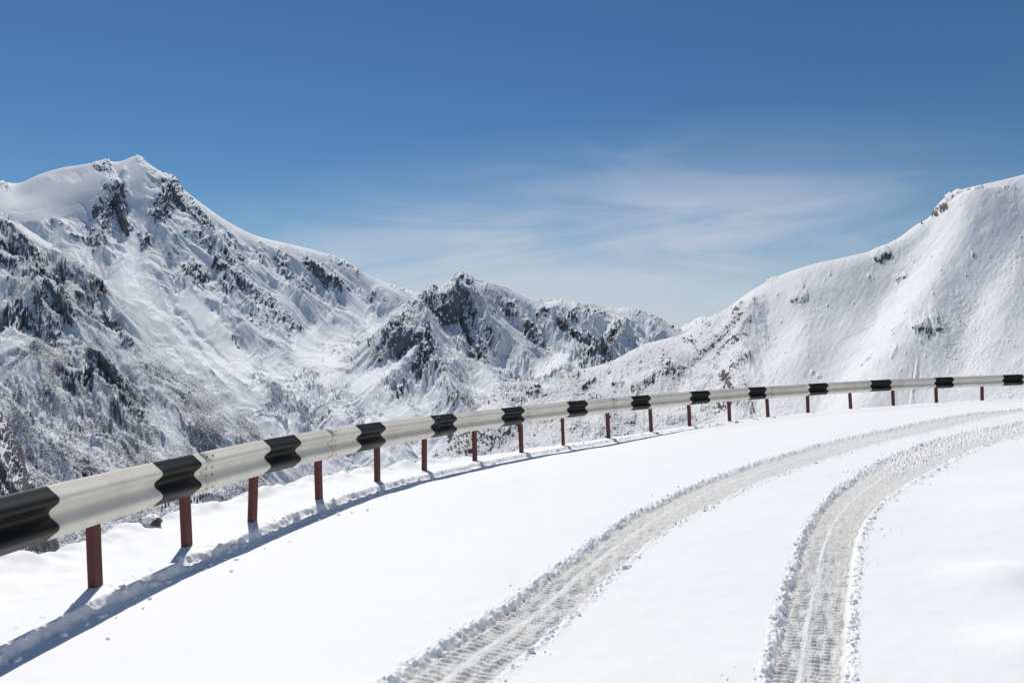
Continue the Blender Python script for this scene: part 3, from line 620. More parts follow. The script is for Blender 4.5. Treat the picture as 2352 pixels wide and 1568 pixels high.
# -- the near left spur
L3_sky = [(-760, 370, 1420), (-540, 395, 1470), (-330, 420, 1500), (-200, 440, 1500), (-100, 465, 1500), (0, 490, 1500), (60, 522, 1490), (130, 565, 1480), (180, 597, 1470), (240, 648, 1450), (290, 722, 1420), (350, 785, 1390), (430, 855, 1350), (520, 925, 1310), (600, 985, 1280), (650, 1042, 1250), (700, 1100, 1230), (800, 1200, 1200)]
L3_face = [(-600, 620, 1200), (-600, 900, 900), (-600, 1250, 620), (-200, 620, 1250), (0, 560, 1370), (0, 650, 1230), (100, 700, 1200), (180, 760, 1170), (100, 820, 1060), (0, 800, 1050), (200, 860, 1060), (260, 900, 1050), (320, 960, 1010), (200, 960, 960), (60, 960, 900), (0, 1000, 850), (400, 1020, 980), (300, 1080, 880), (480, 1060, 980), (150, 1120, 800), (500, 1140, 860), (0, 1200, 680), (350, 1200, 740), (600, 1180, 900), (0, 1350, 560), (400, 1350, 620), (-200, 1000, 800), (700, 1300, 760)]
L3_f = {
 'ribs': [
  ([(0, 575), (60, 620), (140, 700), (180, 760), (220, 830), (300, 900), (370, 960)], 22, 62, 1.0), ([(120, 540), (200, 620), (260, 680), (300, 740)], 10, 34), ([(160, 580), (230, 690), (280, 770)], -9, 30),
  ([(20, 500), (60, 560), (110, 620)], 10, 34), ([(0, 700), (60, 690), (100, 670)], 10, 34), ([(60, 640), (20, 720), (-20, 780)], -9, 30),
  ([(290, 790), (330, 850), (420, 950), (520, 1020)], 9, 40), ([(200, 850), (240, 940), (300, 1020)], 12, 46), ([(60, 820), (140, 900), (220, 1000), (330, 1080)], 9, 44), ([(0, 880), (80, 980), (180, 1080), (280, 1150)], 10, 44), ([(400, 900), (450, 1000), (520, 1080)], -7, 40), ([(0, 850), (70, 930), (160, 1020)], -8, 36), ([(270, 880), (330, 970), (420, 1060)], -7, 34), ([(480, 930), (540, 1000), (620, 1080)], 6, 34)],
 'crags': [([(10, 510), (40, 560), (90, 600)], 20, .9), ([(0, 590), (50, 620), (120, 660), (140, 700)], 32, 1.0), ([(100, 700), (150, 740), (110, 760)], 26, .85), ([(50, 720), (130, 770)], 16, .9), ([(120, 545), (160, 575), (190, 610)], 14, .9), ([(200, 620), (240, 670)], 10, .8), ([(150, 620), (200, 680), (260, 740)], 16, .6), ([(10, 720), (50, 730)], 14, .7), ([(280, 790), (300, 800)], 12, .9), ([(150, 850), (170, 880), (200, 870)], 18, .9), ([(220, 840), (290, 920), (320, 950)], 18, .9), ([(30, 820), (90, 800)], 20, .5), ([(360, 840), (430, 900)], 14, .7), ([(0, 560), (-100, 560)], 30, .8), ([(40, 1020), (90, 1080), (170, 1140)], 18, .6), ([(270, 940), (280, 960)], 15, .8), ([(560, 960), (600, 1000)], 8, .6), ([(380, 1080), (460, 1100), (520, 1130)], 20, .5), ([(200, 1060), (240, 1130)], 20, .6)],
 'smooth': [([(60, 535), (110, 560)], 16, .6), ([(240, 740), (330, 880)], 16, .4), ([(70, 780), (0, 800), (20, 780)], 14, .6)],
}
def det_spur(px, py, U, Z, F_, base):
    A, r, k = det_rock(px, py, U, Z, F_, 400, 140., .13, .6, .13, 0.0, .48, rocky=.95, base=base, crestfade=.5, bias=1.05)
    return A, r, np.clip(k + .30 * ss(700, 950, py), 0, 1.2)
SPUR_MAT = mountain_mat('spur_snow_and_rock', 0.95, (0.07, 0.075, 0.088, 1), (0.135, 0.14, 0.155, 1), (0.80, 0.81, 0.83))
SPUR = layer('mountain_spur', (L3_sky, L3_face), -720, 860, 420, 1900, 1430, 950, L3_f, det_spur, SPUR_MAT, ymax=1800)

# -- dark crag at the lower left edge
L4_sky = [(-200, 900, 520), (-80, 930, 515), (0, 962, 510), (25, 990, 505), (50, 1030, 500), (62, 1085, 495), (90, 1130, 490), (120, 1200, 485), (150, 1300, 480)]
L4_face = [(-150, 1100, 440), (0, 1100, 440), (0, 1250, 390), (80, 1250, 430), (-150, 1300, 380), (50, 1400, 340)]
L4_f = {'ribs': [([(0, 970), (0, 1100), (40, 1200)], 10, 40)], 'crags': [([(0, 970), (30, 1010), (50, 1060), (70, 1110)], 30, 1.0), ([(0, 1100), (60, 1180)], 26, .9), ([(0, 1240), (90, 1240)], 40, .9)], 'smooth': [([(20, 1110), (60, 1150)], 10, .5)]}
layer('mountain_crag', (L4_sky, L4_face), -260, 190, 320, 620, 420, 420, L4_f, lambda *a, base: det_rock(*a, 600, 40., .14, .8, .5, .2, .4, rkoff=.2, rocky=1.2, base=base, crestfade=.5), mountain_mat('crag_snow_and_rock', 0.5, (0.07, 0.07, 0.072, 1), (0.13, 0.125, 0.12, 1)), ymax=1450)

# -- the hill on the right, nearest of all
L0_sky = [(940, 1120, 420), (1000, 1040, 430), (1060, 985, 440), (1120, 925, 460), (1160, 893, 480), (1240, 887, 500), (1290, 871, 520), (1330, 851, 540), (1400, 831, 560), (1480, 791, 570), (1570, 766, 570), (1610, 737, 550), (1680, 703, 530), (1720, 672, 520), (1780, 637, 505), (1870, 606, 490), (1930, 593, 480), (2000, 575, 470), (2060, 546, 460), (2100, 517, 450), (2140, 493, 445), (2170, 458, 440), (2200, 441, 436), (2280, 421, 428), (2352, 401, 420), (2440, 380, 410), (2560, 350, 400), (2700, 330, 390), (3000, 280, 370)]
L0_face = [(2950, 600, 300), (2950, 900, 215), (1100, 1040, 370), (1200, 960, 420), (1300, 920, 440), (1200, 1100, 330), (1400, 920, 430), (1400, 1050, 350), (1500, 860, 480), (1500, 960, 390), (1600, 830, 470), (1600, 920, 410), (1700, 780, 455), (1700, 880, 400), (1800, 720, 440), (1800, 820, 385), (1850, 900, 335), (1900, 700, 420), (1950, 820, 350), (2000, 650, 420), (2000, 900, 300), (2100, 620, 405), (2100, 760, 335), (2150, 900, 275), (2200, 560, 386), (2250, 700, 335), (2300, 820, 285), (2352, 520, 366), (2352, 650, 330), (2352, 900, 250), (1600, 1020, 345), (1800, 980, 310), (2000, 1000, 265), (2300, 1000, 225), (1400, 1200, 300), (2500, 600, 330), (2500, 900, 235), (2600, 450, 356), (1700, 1200, 270), (2300, 1200, 190)]
L0_f = {
 'gain': 1.2, 'soft': 1, 'ribs': [
  ([(2240, 440), (2200, 520), (2150, 620), (2090, 720), (2030, 820), (1960, 930), (1900, 1040)], 26, 95, 1.3, 1), ([(1715, 690), (1705, 760), (1700, 830), (1690, 900), (1690, 980)], 20, 60, 1.0, 1), ([(2110, 540), (2020, 690), (1950, 820), (1880, 950)], -17, 130, 1.0, 1), ([(1560, 820), (1530, 870), (1490, 890), (1470, 930)], 9, 40, 1.0), ([(1760, 660), (1790, 760), (1780, 900)], -9, 70),
  ([(2360, 560), (2300, 700), (2240, 860)], 5, 60), ([(1160, 890), (1200, 940), (1180, 1000)], 8, 50, 1.0), ([(1330, 855), (1320, 900), (1300, 960)], 7, 40), ([(1620, 790), (1560, 870), (1540, 930)], -6, 36), ([(1900, 640), (1900, 780), (1860, 920)], -8, 90), ([(2190, 600), (2230, 760), (2200, 900)], -8, 80),
  ([(2110, 830), (2100, 880), (2090, 950)], 2.2, 7), ([(1400, 1000), (1300, 1100)], 8, 60)],
 'crags': [([(1310, 855), (1320, 870)], 16, 1.0), ([(1160, 895), (1230, 905)], 18, .95), ([(1140, 920), (1200, 930)], 14, .8), ([(1360, 880), (1345, 890)], 11, .9), ([(1410, 880), (1425, 885)], 9, .8), ([(1535, 860), (1500, 880), (1470, 900)], 18, 1.0), ([(1550, 850), (1580, 855)], 12, .7), ([(1700, 720), (1690, 750), (1640, 790), (1600, 820)], 11, .75), ([(1715, 760), (1700, 800)], 12, .7), ([(1710, 850), (1685, 880), (1700, 920)], 20, .85), ([(1640, 870), (1600, 900)], 12, .5),
  ([(2040, 580), (2020, 588)], 9, .9), ([(2080, 618), (2066, 625)], 7, .9), ([(1830, 690), (1850, 685)], 11, .7), ([(2140, 490), (2175, 480), (2180, 462)], 13, .85), ([(2200, 450), (2225, 455)], 9, .8), ([(2245, 460), (2255, 450)], 8, .8), ([(2310, 440), (2330, 435)], 6, .6), ([(2130, 780), (2110, 785)], 13, 1.0), ([(2150, 755), (2155, 770)], 10, .9), ([(1985, 830), (2000, 822)], 6, .8), ([(2145, 738), (2170, 760)], 8, .6), ([(2060, 826), (2050, 850)], 5, .7),
  ([(2000, 730), (2005, 738)], 4, .6), ([(2320, 790), (2330, 795)], 5, .7), ([(2200, 730), (2210, 740)], 4, .5), ([(1400, 960), (1450, 970)], 16, .8), ([(1390, 990), (1440, 1010)], 16, .8), ([(1300, 960), (1340, 990)], 14, .6), ([(1220, 950), (1250, 960)], 14, .9), ([(1060, 1000), (1110, 1030), (1160, 1000)], 40, .95), ([(1630, 940), (1720, 950)], 16, .9), ([(1580, 960), (1540, 970)], 12, .8), ([(1500, 990), (1560, 1000)], 12, .6), ([(1760, 770), (1765, 790)], 9, .5), ([(1850, 745), (1770, 860)], 5, .3), ([(1780, 640), (1765, 650)], 6, .7), ([(2320, 930), (2240, 940)], 10, .5)],
 'rip': [([(1760, 740), (1780, 820), (1790, 900), (1800, 960)], 34, 1.0), ([(2070, 560), (2100, 590), (2070, 620)], 34, .7), ([(1880, 700), (1900, 640)], 30, .35), ([(2230, 700), (2200, 780), (2260, 820)], 60, .7), ([(2330, 600), (2352, 700)], 60, .6), ([(2300, 900), (2352, 860)], 50, .6), ([(1700, 730), (1700, 900)], 30, .7), ([(1300, 900), (1250, 950)], 50, .5)],
 'smooth': [],
}
def det_hill(px, py, U, Z, F_, base):
    leftpart = 1 - ss(1620, 1780, px)
    A, rock, spk = det_rock(px, py, U, Z, F_, 500, 34., .016, .25, .05, 0, .05, cell=24, cs=.8, warp=4, rocky=0.0, base=base, octs=4, bias=-.7, crs=1.2, rkoff=.12 + .12 * leftpart)
    A += flow_noise(px, py, 2.12, 13, 5.0, 520, 3) * .5
    rip = crag_mask(px + 12 * gn(px / 40, py / 40, 503), py + 12 * gn(px / 40, py / 40, 504), F_['rip'])
    cl, c2, cv = vor(px / 9 + .4 * gn(px / 20, py / 9, 540), py / 4.2, 541)
    A += (rip + .06 + .12 * leftpart) * np.clip(0.7 - cl, 0, 1) * cv * 4.4
    A += leftpart * .8 * fbm(px / 7, py / 5, 3, 530)
    rl = ss(-.05, .5, fbm(px / 30 + py / 60, py / 22, 3, 531)) * leftpart
    rock = np.maximum(rock, rl * .66); A += rl * (ridged(px / 9, py / 6, 3, 532) - .9) * 3
    a, m = small_cliffs(px + 2 * gn(px / 5, py / 5, 505), py + 2 * gn(px / 5, py / 5, 506), 15, .30 * leftpart + .06, 1.5, 3.6, 575)
    A += a; rock = np.maximum(rock, m * .45)
    return A, rock, np.clip(spk * .5 + .3 * leftpart + .12 * rip, 0, 1)
HILL_MAT = mountain_mat('hill_snow_and_rock', 0.40, (0.065, 0.063, 0.056, 1), (0.14, 0.13, 0.11, 1), (0.79, 0.79, 0.80))
turn = lambda x: 1 - .22 * min(1.3, max(-.3, (2352 - x) / 1050))
L0_sky = [(x, y, 300 * (z / 300) ** .92 * turn(x)) for x, y, z in L0_sky]; L0_face = [(x, y, 300 * (z / 300) ** .92 * turn(x)) for x, y, z in L0_face]
HILL = layer('hill_right', (L0_sky, L0_face), 920, 2900, 165, 560, 1900, 880, L0_f, det_hill, HILL_MAT, ymax=1300)

def build_surroundings():
    """the rest of the valley and slopes, out of the photograph's view"""
    az = np.linspace(R(43.5), R(360 - 45.5), 420)[:, None]; r = np.geomspace(14, 3600, 170)[None]
    X = (np.sin(az) * r).astype(f4); Y = (np.cos(az) * r).astype(f4)
    up = ss(R(30), R(60), az) * (1 - ss(R(150), R(230), az))                 # the uphill side of the road
    low = -5 - 0.55 * np.clip(r - 14, 0, 420) + 0.36 * np.clip(r - 900, 0, 1700) + 0 * az
    high = -2.5 + 0.34 * np.clip(r - 30, 0, 480) + 0.05 * np.clip(r - 550, 0, 1500) + 0 * az
    H = low * (1 - up) + high * up
    H = H + (fbm(X / 520, Y / 520, 6, 900) * .13 + (ridged(X / 600, Y / 600, 5, 920) - .9) * .09) * np.clip(r - 25, 0, 900)
    rk = np.clip(.5 * fbm(X / 160, Y / 160, 4, 940), 0, 1) * ss(60, 400, r)
    a2 = np.linspace(R(-62), R(50), 130)[:, None]; r2 = np.geomspace(12, 1500, 90)[None]; X2 = (np.sin(a2) * r2).astype(f4); Y2 = (np.cos(a2) * r2).astype(f4)
    H2 = -9 - 0.56 * np.clip(r2 - 14, 0, 420) + 3 * fbm(X2 / 40, Y2 / 40, 4, 950)
    tag(grid_mesh('valley_slope', X2.T[:, :], Y2.T[:, :], (H2 + EYE).T[:, :], FAR_MAT, {'rock': (0 * H2).T + .15, 'speckle': (0 * H2 + .3).T}), kind='structure')
    tag(grid_mesh('surrounding_slopes', X.T[:, ::-1], Y.T[:, ::-1], (H + EYE).T[:, ::-1], FAR_MAT, {'rock': rk.T[:, ::-1], 'speckle': (0 * rk + .2).T[:, ::-1]}), kind='structure')
build_surroundings()

# ------------------------------------------------------------------ guard rail
def paint(name, col, dirt, rough, amt):
    m, nt, b = mat_new(name); new, setin, M, mix, noise, rng, L = nodes(nt)
    p = pos_vec(new, L)
    a = rng(noise(2.2, 6, 0.65, p), 0.38, 0.75, 0, amt); s = rng(noise(24, 4, 0.65, p), 0.665, 0.70, 0, 0.8)
    L.new(mix(M('MAXIMUM', a, s), col, dirt), b.inputs['Base Color'])
    b.inputs['Roughness'].default_value = rough; b.inputs['Specular IOR Level'].default_value = 0.35
    bp = new('ShaderNodeBump'); bp.inputs['Strength'].default_value = 0.15; bp.inputs['Distance'].default_value = 0.004
    L.new(noise(9, 4, 0.5, p), bp.inputs['Height']); L.new(bp.outputs[0], b.inputs['Normal'])
    return m
WHITE = paint('white_rail_paint', (0.73, 0.695, 0.61, 1), (0.45, 0.43, 0.37, 1), 0.65, 0.45)
BLACK = paint('black_rail_paint', (0.009, 0.009, 0.007, 1), (0.030, 0.028, 0.02, 1), 0.48, 0.5)
BLACK.node_tree.nodes['Principled BSDF'].inputs['Specular IOR Level'].default_value = 0.22
RED = paint('red_post_paint', (0.105, 0.022, 0.018, 1), (0.05, 0.022, 0.016, 1), 0.6, 0.9)
STEEL = paint('bolt_steel', (0.22, 0.21, 0.19, 1), (0.10, 0.08, 0.06, 1), 0.45, 0.6)
# stripe edges: picture columns measured at the trough of the beam
ST = [(-260, 120), (360, 450), (612, 683), (821, 879), (991, 1044), (1153, 1200), (1303, 1346), (1450, 1491), (1586, 1628), (1720, 1758), (1858, 1900), (2000, 2046), (2147, 2189), (2303, 2349)]
SEAM = [463, 755, 997, 1207, 1406, 1590, 1770, 1959, 2155]
OFF = 0.085
dRC = np.gradient(RC[:, :2], axis=0); dRC /= np.hypot(dRC[:, 0], dRC[:, 1])[:, None]
NRM = np.column_stack([dRC[:, 1], -dRC[:, 0]])          # towards the road
BX = RC[:, :2] + NRM * OFF
bpx = CX + F * BX[:, 0] / np.maximum(BX[:, 1], .3)
ok = np.where(BX[:, 1] > 2.0)[0]
def s_of(px): return float(np.interp(px, bpx[ok], RS[ok]))
blacks = [(s_of(a), s_of(b)) for a, b in ST[1:]]
per = np.diff([0.5 * (a + b) for a, b in blacks]); print('stripe period', np.round(per, 2))
b1 = s_of(120); blacks = [(b1 - 1.0, b1), (b1 - 3.0, b1 - 2.1)] + blacks
last = max(b for a, b in blacks); blacks += [(last + 1.4, last + 2.05), (last + 3.45, last + 4.1)]
seams = [s_of(x) for x in SEAM]; seams = [seams[0] - 5.6, seams[0] - 2.8] + seams + [seams[-1] + 2.8, RS[-1] + 0.1]
seams[0] = max(seams[0], -0.2)
# cross-section: (depth towards the road, height up from the beam's middle), 0.31 m tall
def profile():
    t = np.linspace(0, 1, 33)
    d = 0.050 - 0.032 * np.tanh(0.35 * np.cos(4 * np.pi * t)) / math.tanh(0.35); d = d - 0.014 * np.exp(-((t) / 0.03) ** 2) - 0.014 * np.exp(-((1 - t) / 0.03) ** 2)
    return np.column_stack([d, -0.152 + 0.304 * t])
PRO = profile()
def at_s(s):
    x = np.interp(s, RS, RC[:, 0]); y = np.interp(s, RS, RC[:, 1]); h = np.interp(s, RS, RC[:, 3]); b = np.interp(s, RS, RC[:, 2])
    nx = np.interp(s, RS, NRM[:, 0]); ny = np.interp(s, RS, NRM[:, 1]); l = math.hypot(nx, ny); return x, y, h, b, nx / l, ny / l
random.seed(4)
rail = bpy.data.objects.new('guard_rail', None); sc.collection.objects.link(rail)
x, y, h, b, nx, ny = at_s(s_of(755)); rail.location = (x, y, b + EYE); RO = np.array([x, y, b + EYE])
tag(rail, 'long curving crash barrier, black and white striped beam on dark red posts', 'guard rail')
def bevel_box(cx, cy, cz, ax, ay, az):   # box as vertices and faces (local axes given as vectors)
    V = []; 
    for i in (-1, 1):
        for j in (-1, 1):
            for k in (-1, 1): V.append(np.array([cx, cy, cz]) + i * ax + j * ay + k * az)
    Fc = [(0, 1, 3, 2), (4, 6, 7, 5), (0, 4, 5, 1), (2, 3, 7, 6), (0, 2, 6, 4), (1, 5, 7, 3)]
    return V, Fc
for i in range(len(seams) - 1):
    a, bnd = seams[i], min(seams[i + 1] + 0.16, RS[-1])
    if bnd - a < 0.2: continue
    cuts = list(np.arange(a, bnd, 0.12)) + [bnd]
    for p, q in blacks:
        for e in (p, q):
            if a < e < bnd: cuts = [c for c in cuts if abs(c - e) > 0.02] + [e]
    cuts = sorted(set([a, bnd] + cuts)); n = len(PRO); V = []; Fc = []; fm = []
    th = 0.0035
    for s in cuts:
        x, y, h, b, nx, ny = at_s(s)
        lift = 0.004 * (1 - min(1, (s - a) / 0.2)) if i else 0        # each panel's first end laps over the one before
        wob = 0.004 * math.sin(s * 2.3 + i)
        for lay in (0, 1):
            for d, v in PRO:
                dd = OFF + d - 0.04 + (lift + 0.004) * 1 - lay * th + wob
                V.append(np.array([x + nx * dd, y + ny * dd, h - 0.155 + v + EYE]) - RO)
    for c in range(len(cuts) - 1):
        mid = 0.5 * (cuts[c] + cuts[c + 1]); blk = any(p <= mid <= q for p, q in blacks)
        o0 = c * 2 * n; o1 = o0 + 2 * n
        for k in range(n - 1):
            Fc.append((o0 + k, o1 + k, o1 + k + 1, o0 + k + 1)); fm.append(int(blk))
            Fc.append((o0 + n + k, o0 + n + k + 1, o1 + n + k + 1, o1 + n + k)); fm.append(0)
        Fc.append((o0, o0 + n, o1 + n, o1)); fm.append(int(blk)); Fc.append((o0 + n - 1, o1 + n - 1, o1 + 2 * n - 1, o0 + 2 * n - 1)); fm.append(int(blk))
    for e in (0, (len(cuts) - 1) * 2 * n):
        for k in range(n - 1): Fc.append((e + k, e + k + 1, e + n + k + 1, e + n + k) if e == 0 else (e + k, e + n + k, e + n + k + 1, e + k + 1)); fm.append(0)
    pn = raw_mesh('beam_panel', V, Fc, [WHITE, BLACK], rail, True, fm)
    # splice bolts at the lap
    if 1 < i < 7:
        for ds in (0.045, 0.125):
            for v in (0.118, 0.03, -0.03, -0.118):
                x, y, h, b, nx, ny = at_s(a + ds); dd = OFF - 0.04 + 0.008 + float(np.interp(v, PRO[:, 1], PRO[:, 0]))
                c = np.array([x + nx * dd, y + ny * dd, h - 0.155 + v + EYE]) - RO
                t = np.array([-ny, nx, 0]); up = np.array([0, 0, 1.]); nn = np.array([nx, ny, 0])
                V = [c + 0.011 * (math.cos(q) * t + math.sin(q) * up) + nn * r for r in (0, .006) for q in np.arange(8) * math.pi / 4] + [c + nn * 0.009]
                Fc = [(k, (k + 1) % 8, 8 + (k + 1) % 8, 8 + k) for k in range(8)] + [(8 + k, 8 + (k + 1) % 8, 16) for k in range(8)]
                raw_mesh('bolt', V, Fc, STEEL, pn)
# posts: folded channel section, each leaning its own way
lean = [0, 0, 0, 0.04, 0.045, -0.03, 0.03, 0.01, 0.00, 0.02, 0.035, 0.035, 0.05, 0.05, 0.045, 0.05, 0.06, 0.03, 0.06, 0.045, 0.05, 0.015, 0.03, 0.03, 0, 0]
for i, (x, y) in enumerate(post_xy):
    k = 16 * i if 16 * i < len(RC) else len(RC) - 1
    nx, ny = NRM[min(k, len(NRM) - 1)]; tx, ty = -ny, nx
    top = RC[min(k, len(RC) - 1), 3] - 0.055 + EYE; bot = post_h[i] - 0.35 + EYE; ht = top - bot
    # leaning in the picture plane: top to the left for plus
    lx = -lean[i] * 1.0 if i < len(lean) else 0
    a, c, th = 0.037, 0.024, 0.0055
    # section in (along rail, across rail)
    sec = [(-a, -c), (a, -c), (a, c), (a - th, c), (a - th, -c + th), (-a + th, -c + th), (-a + th, c), (-a, c)]
    if i == 11: sec = [(p * .62, q) for p, q in sec]
    V = []
    for f, zz in ((0, bot), (1, top)):
        for p, q in sec:
            ox = lx * (zz - (post_h[i] + EYE))
            V.append(np.array([x + tx * p + nx * (-q - 0.002) + ox, y + ty * p + ny * (-q - 0.002), zz]) - RO)
    m = len(sec); Fc = [(k_, (k_ + 1) % m, m + (k_ + 1) % m, m + k_) for k_ in range(m)] + [tuple(range(m - 1, -1, -1)), tuple(range(m, 2 * m))]
    raw_mesh('post', V, Fc, RED, rail)

# ------------------------------------------------------------------ loose snow
def ground_at(x, y):
    X = np.array([[x]]); Y = np.array([[y]]); return float(road_detail(X, Y, g_ev(X, Y).astype(f4))[0][0, 0]) + EYE
def chunk(c, r, rng_, sub=1):
    """angular lump of snow, a squashed jittered icosahedron"""
    p = (1 + 5 ** .5) / 2
    V = np.array([(-1, p, 0), (1, p, 0), (-1, -p, 0), (1, -p, 0), (0, -1, p), (0, 1, p), (0, -1, -p), (0, 1, -p), (p, 0, -1), (p, 0, 1), (-p, 0, -1), (-p, 0, 1)], float) / math.hypot(1, p)
    Fc = [(0, 11, 5), (0, 5, 1), (0, 1, 7), (0, 7, 10), (0, 10, 11), (1, 5, 9), (5, 11, 4), (11, 10, 2), (10, 7, 6), (7, 1, 8), (3, 9, 4), (3, 4, 2), (3, 2, 6), (3, 6, 8), (3, 8, 9), (4, 9, 5), (2, 4, 11), (6, 2, 10), (8, 6, 7), (9, 8, 1)]
    for _ in range(sub - 1):
        V = list(map(tuple, V)); idx = {}; nf = []
        def mid(a, b):
            k = (min(a, b), max(a, b))
            if k not in idx:
                m = (np.array(V[a]) + np.array(V[b])) / 2; V.append(tuple(m / np.linalg.norm(m))); idx[k] = len(V) - 1
            return idx[k]
        for a, b, c_ in Fc:
            x, y, z = mid(a, b), mid(b, c_), mid(c_, a); nf += [(a, x, z), (b, y, x), (c_, z, y), (x, y, z)]
        Fc = nf; V = np.array(V)
    V = V * (1 + rng_.uniform(-.28, .28, (len(V), 1)) / (1 if sub == 1 else 1.8))
    V = V * np.array([rng_.uniform(.7, 1.3), rng_.uniform(.7, 1.3), rng_.uniform(.5, .9)]) * r
    a = rng_.uniform(0, 6.28); ca, sa = math.cos(a), math.sin(a)
    V = V @ np.array([[ca, sa, 0], [-sa, ca, 0], [0, 0, 1]])
    return V + np.array(c), Fc
def crumbs(name, C, W, seed, n):
    r_ = np.random.default_rng(seed); Ls = np.concatenate([[0], np.cumsum(np.hypot(*np.diff(C, axis=0).T))])
    d = np.gradient(C, axis=0); d /= np.hypot(d[:, 0], d[:, 1])[:, None]
    P = []
    while len(P) < n:
        s = r_.uniform(6.5, Ls[-1] - 8); y0 = np.interp(s, Ls, C[:, 1])
        if r_.uniform() > max(.25, 1 - y0 / 22) : continue
        side = 1 if r_.uniform() < 0.62 else -1; t = (0.80 + abs(r_.normal(0, .16)) if r_.uniform() < .62 else 0.93 + r_.exponential(.30 if seed == 6 else .12))
        if gn(np.array([s * 1.4 + side * 9]), np.array([.5]), seed)[0] < -.15 and t > 1: continue
        w_ = np.interp(s, Ls, W); dx = np.interp(s, Ls, d[:, 0]); dy = np.interp(s, Ls, d[:, 1])
        x = np.interp(s, Ls, C[:, 0]) + dy * side * t * w_; y = y0 - dx * side * t * w_
        rr = min(0.026, 0.0030 + r_.exponential(.0034)) * (1.1 if t < 1 else .75)
        P.append((x, y, rr))
    P = np.array(P); X = P[:, 0][None].astype(f4); Y = P[:, 1][None].astype(f4)
    H = road_detail(X, Y, g_ev(X, Y).astype(f4))[0][0] + EYE
    V = []; Fc = []
    for (x, y, rr), h in zip(P, H):
        v, f = chunk((x, y, h + rr * .25), rr, r_); o = len(V); V.extend(v); Fc += [(a + o, b + o, c + o) for a, b, c in f]
    o = raw_mesh(name, V, Fc, SNOW); tag(o, 'crumbs of snow thrown up along the wheel track', 'snow crumbs', kind='stuff'); return o
crumbs('snow_crumbs', CA, WA, 5, 650)['label'] = 'crumbs of snow thrown out along the wheel track nearer the guard rail'
crumbs('snow_crumbs', CB, WB, 6, 1350)['label'] = 'crumbs of snow thrown out along the wheel track farther from the guard rail'
def berm_crumbs():
    r_ = np.random.default_rng(9); V = []; Fc = []; P = []
    for k in range(260):
        s = r_.uniform(RS[20], RS[250]) if k % 3 else r_.uniform(RS[20], RS[110]); x, y, h, b, nx, ny = at_s(s); d = 0.25 + r_.normal(0, .06) + (0.25 if r_.uniform() < .08 else 0)
        P.append((x + nx * d, y + ny * d, min(.036, .005 + r_.exponential(.008))))
    P = np.array(P); X = P[:, 0][None].astype(f4); Y = P[:, 1][None].astype(f4); H = road_detail(X, Y, g_ev(X, Y).astype(f4))[0][0] + EYE
    for (x, y, rr), h in zip(P, H):
        v, f = chunk((x, y, h + rr * .2), rr, r_, 2); o = len(V); V.extend(v); Fc += [(a + o, b + o, c + o) for a, b, c in f]
    tag(raw_mesh('snow_crumbs', V, Fc, SNOW, None, True), 'broken crumbs of snow in the shadow under the guard rail', 'snow crumbs', kind='stuff')
berm_crumbs()
def lump(px_, py_, r, name, label, cat, mat=None, seed=1, sq=.55):
    x, y = unproj(px_, py_); h = ground_at(x, y); r_ = np.random.default_rng(seed)
    v, f = chunk((0, 0, 0), r, r_, 3); v[:, 2] *= sq / .7
    o = raw_mesh(name, v, f, mat or SNOW, None, True); o.location = (x, y, h + r * .12); tag(o, label, cat); return o
lump(537, 1258, .040, 'snow_lump', 'rounded lump of snow on the sunlit edge of the long rail shadow', 'snow lump', seed=3)
lump(330, 1352, .024, 'snow_lump', 'small lump of snow beside the rail shadow, nearest the camera', 'snow lump', seed=4)
lump(470, 1308, .016, 'snow_lump', 'tiny crumb of snow alone on smooth snow past the rail shadow', 'snow lump', seed=5)
# rock with a cap of snow on the lip of the drop
def stone(px_, py_, r, label, seed):
    z = 1.42 * F / (py_ - CY) ; x = (px_ - CX) / F * z; r_ = np.random.default_rng(seed); h = ground_at(x, z)
    m = mountain_mat('lip_stone', 0.02, (0.08, 0.07, 0.05, 1), (0.15, 0.13, 0.10, 1))
    v, f = chunk((0, 0, 0), r, r_, 3); o = raw_mesh('rock', v, f, STONE, None, False); o.location = (x, z, h + r * .10)
    v2, f2 = chunk((0, 0, 0), r * 1.12, r_, 3); v2[:, 2] = v2[:, 2] * .7 + r * .28; raw_mesh('snow_cap', v2, f2, SNOW, o, True); tag(o, label, 'rock'); return o
STONE = paint('bare_stone', (0.10, 0.09, 0.065, 1), (0.05, 0.045, 0.035, 1), 0.8, 0.7)
stone(346, 1186, .075, 'small brown rock under a cap of snow on the lip of the drop', 7)
lump(603, 1122, .11, 'snow_lump', 'rounded hump of snow on the lip beyond the third post', 'snow lump', seed=8)

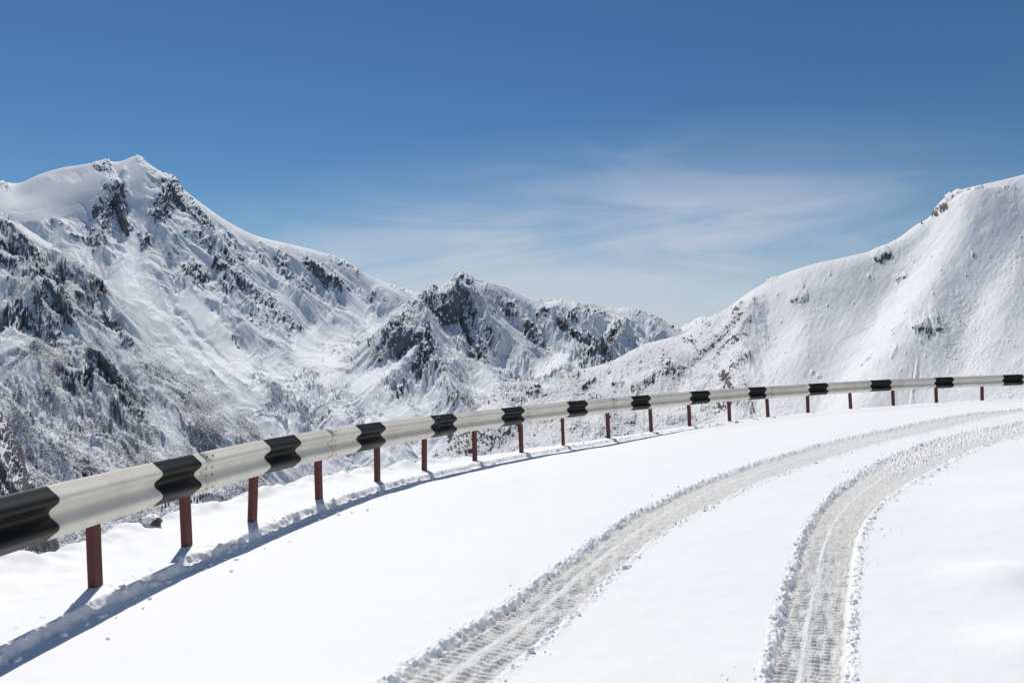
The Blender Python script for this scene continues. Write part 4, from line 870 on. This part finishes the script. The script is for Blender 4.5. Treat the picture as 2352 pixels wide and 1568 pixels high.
# ------------------------------------------------------------------ conifers far below the road and one on the skyline of the hill
def pine_mat(name, c):
    m, nt, b = mat_new(name); new, setin, M, mix, noise, rng, L = nodes(nt)
    L.new(mix(noise(3.0, 3, .6, pos_vec(new, L)), c, tuple(x * .5 for x in c[:3]) + (1,)), b.inputs['Base Color']); b.inputs['Roughness'].default_value = .8; return m
NEEDLE = pine_mat('needles', (0.035, 0.055, 0.04, 1)); BARK = pine_mat('bark', (0.10, 0.07, 0.05, 1))
def conifer(h, seed):
    r_ = np.random.default_rng(seed); root = bpy.data.objects.new('conifer', None); sc.collection.objects.link(root)
    V = []; Fc = []
    for k in range(2):
        for a in range(6): V.append(((.035, .008)[k] * h * math.cos(a * math.pi / 3), (.035, .008)[k] * h * math.sin(a * math.pi / 3), (0, .95)[k] * h))
    Fc = [(a, (a + 1) % 6, 6 + (a + 1) % 6, 6 + a) for a in range(6)]
    raw_mesh('trunk', V, Fc, BARK, root)
    V = []; Fc = []
    for lv in range(15):
        z = h * (.12 + .86 * lv / 15); R_ = h * .20 * (1 - lv / 15.5) ** .85
        for b in range(9):
            a = r_.uniform(0, 6.28); r = R_ * r_.uniform(.65, 1.15); dz = -.35 * r; wdt = .30 * r + .01 * h
            ca, sa = math.cos(a), math.sin(a); o = len(V)
            V += [(0, 0, z + .03 * h), (ca * r * .6 - sa * wdt, sa * r * .6 + ca * wdt, z + dz * .6), (ca * r, sa * r, z + dz), (ca * r * .6 + sa * wdt, sa * r * .6 - ca * wdt, z + dz * .6), (ca * r * .5, sa * r * .5, z + dz * .2 + .02 * h)]
            Fc += [(o, o + 1, o + 4), (o + 1, o + 2, o + 4), (o + 2, o + 3, o + 4), (o + 3, o, o + 4), (o, o + 3, o + 1), (o + 3, o + 2, o + 1)]
    raw_mesh('crown', V, Fc, NEEDLE, root); return root
def stand(lay, px_, py_):
    u, z, H = lay; c = int(np.argmin(np.abs(u - (px_ - CX) / F))); v = H[:, c] / z; k = np.where(v >= (CY - py_) / F)[0]
    k = int(k[0]) if len(k) else 0; return (u[c] * z[k], z[k], H[k, c] + EYE - .2)
proto = conifer(1.0, 2); first = True; r_ = np.random.default_rng(3)
for px_, py_, hh in ((440, 1153, 12), (447, 1150, 15), (453, 1152, 17), (460, 1148, 18), (466, 1146, 16), (473, 1143, 15), (480, 1140, 11), (372, 1166, 12), (380, 1163, 14), (388, 1160, 12), (190, 1262, 15), (197, 1258, 19), (204, 1255, 15)):
    if first: o = proto; first = False
    else:
        o = proto.copy(); sc.collection.objects.link(o)
        for ch in list(proto.children): d = ch.copy(); sc.collection.objects.link(d); d.parent = o
    o.location = stand(SPUR, px_, py_); q = hh / F * o.location[1]; o.scale = (q, q, q); o.rotation_euler = (0, 0, r_.uniform(0, 6))
    tag(o, 'small dark conifer on the valley slope below the guard rail', 'conifer', 'conifers on the slope far below the road')
o = proto.copy(); sc.collection.objects.link(o)
for ch in list(proto.children): d = ch.copy(); sc.collection.objects.link(d); d.parent = o
o.location = stand(HILL, 2117, 514); q = 11 / F * o.location[1]; o.scale = (q, q, q); tag(o, 'lone little conifer on the skyline of the right hill', 'conifer')
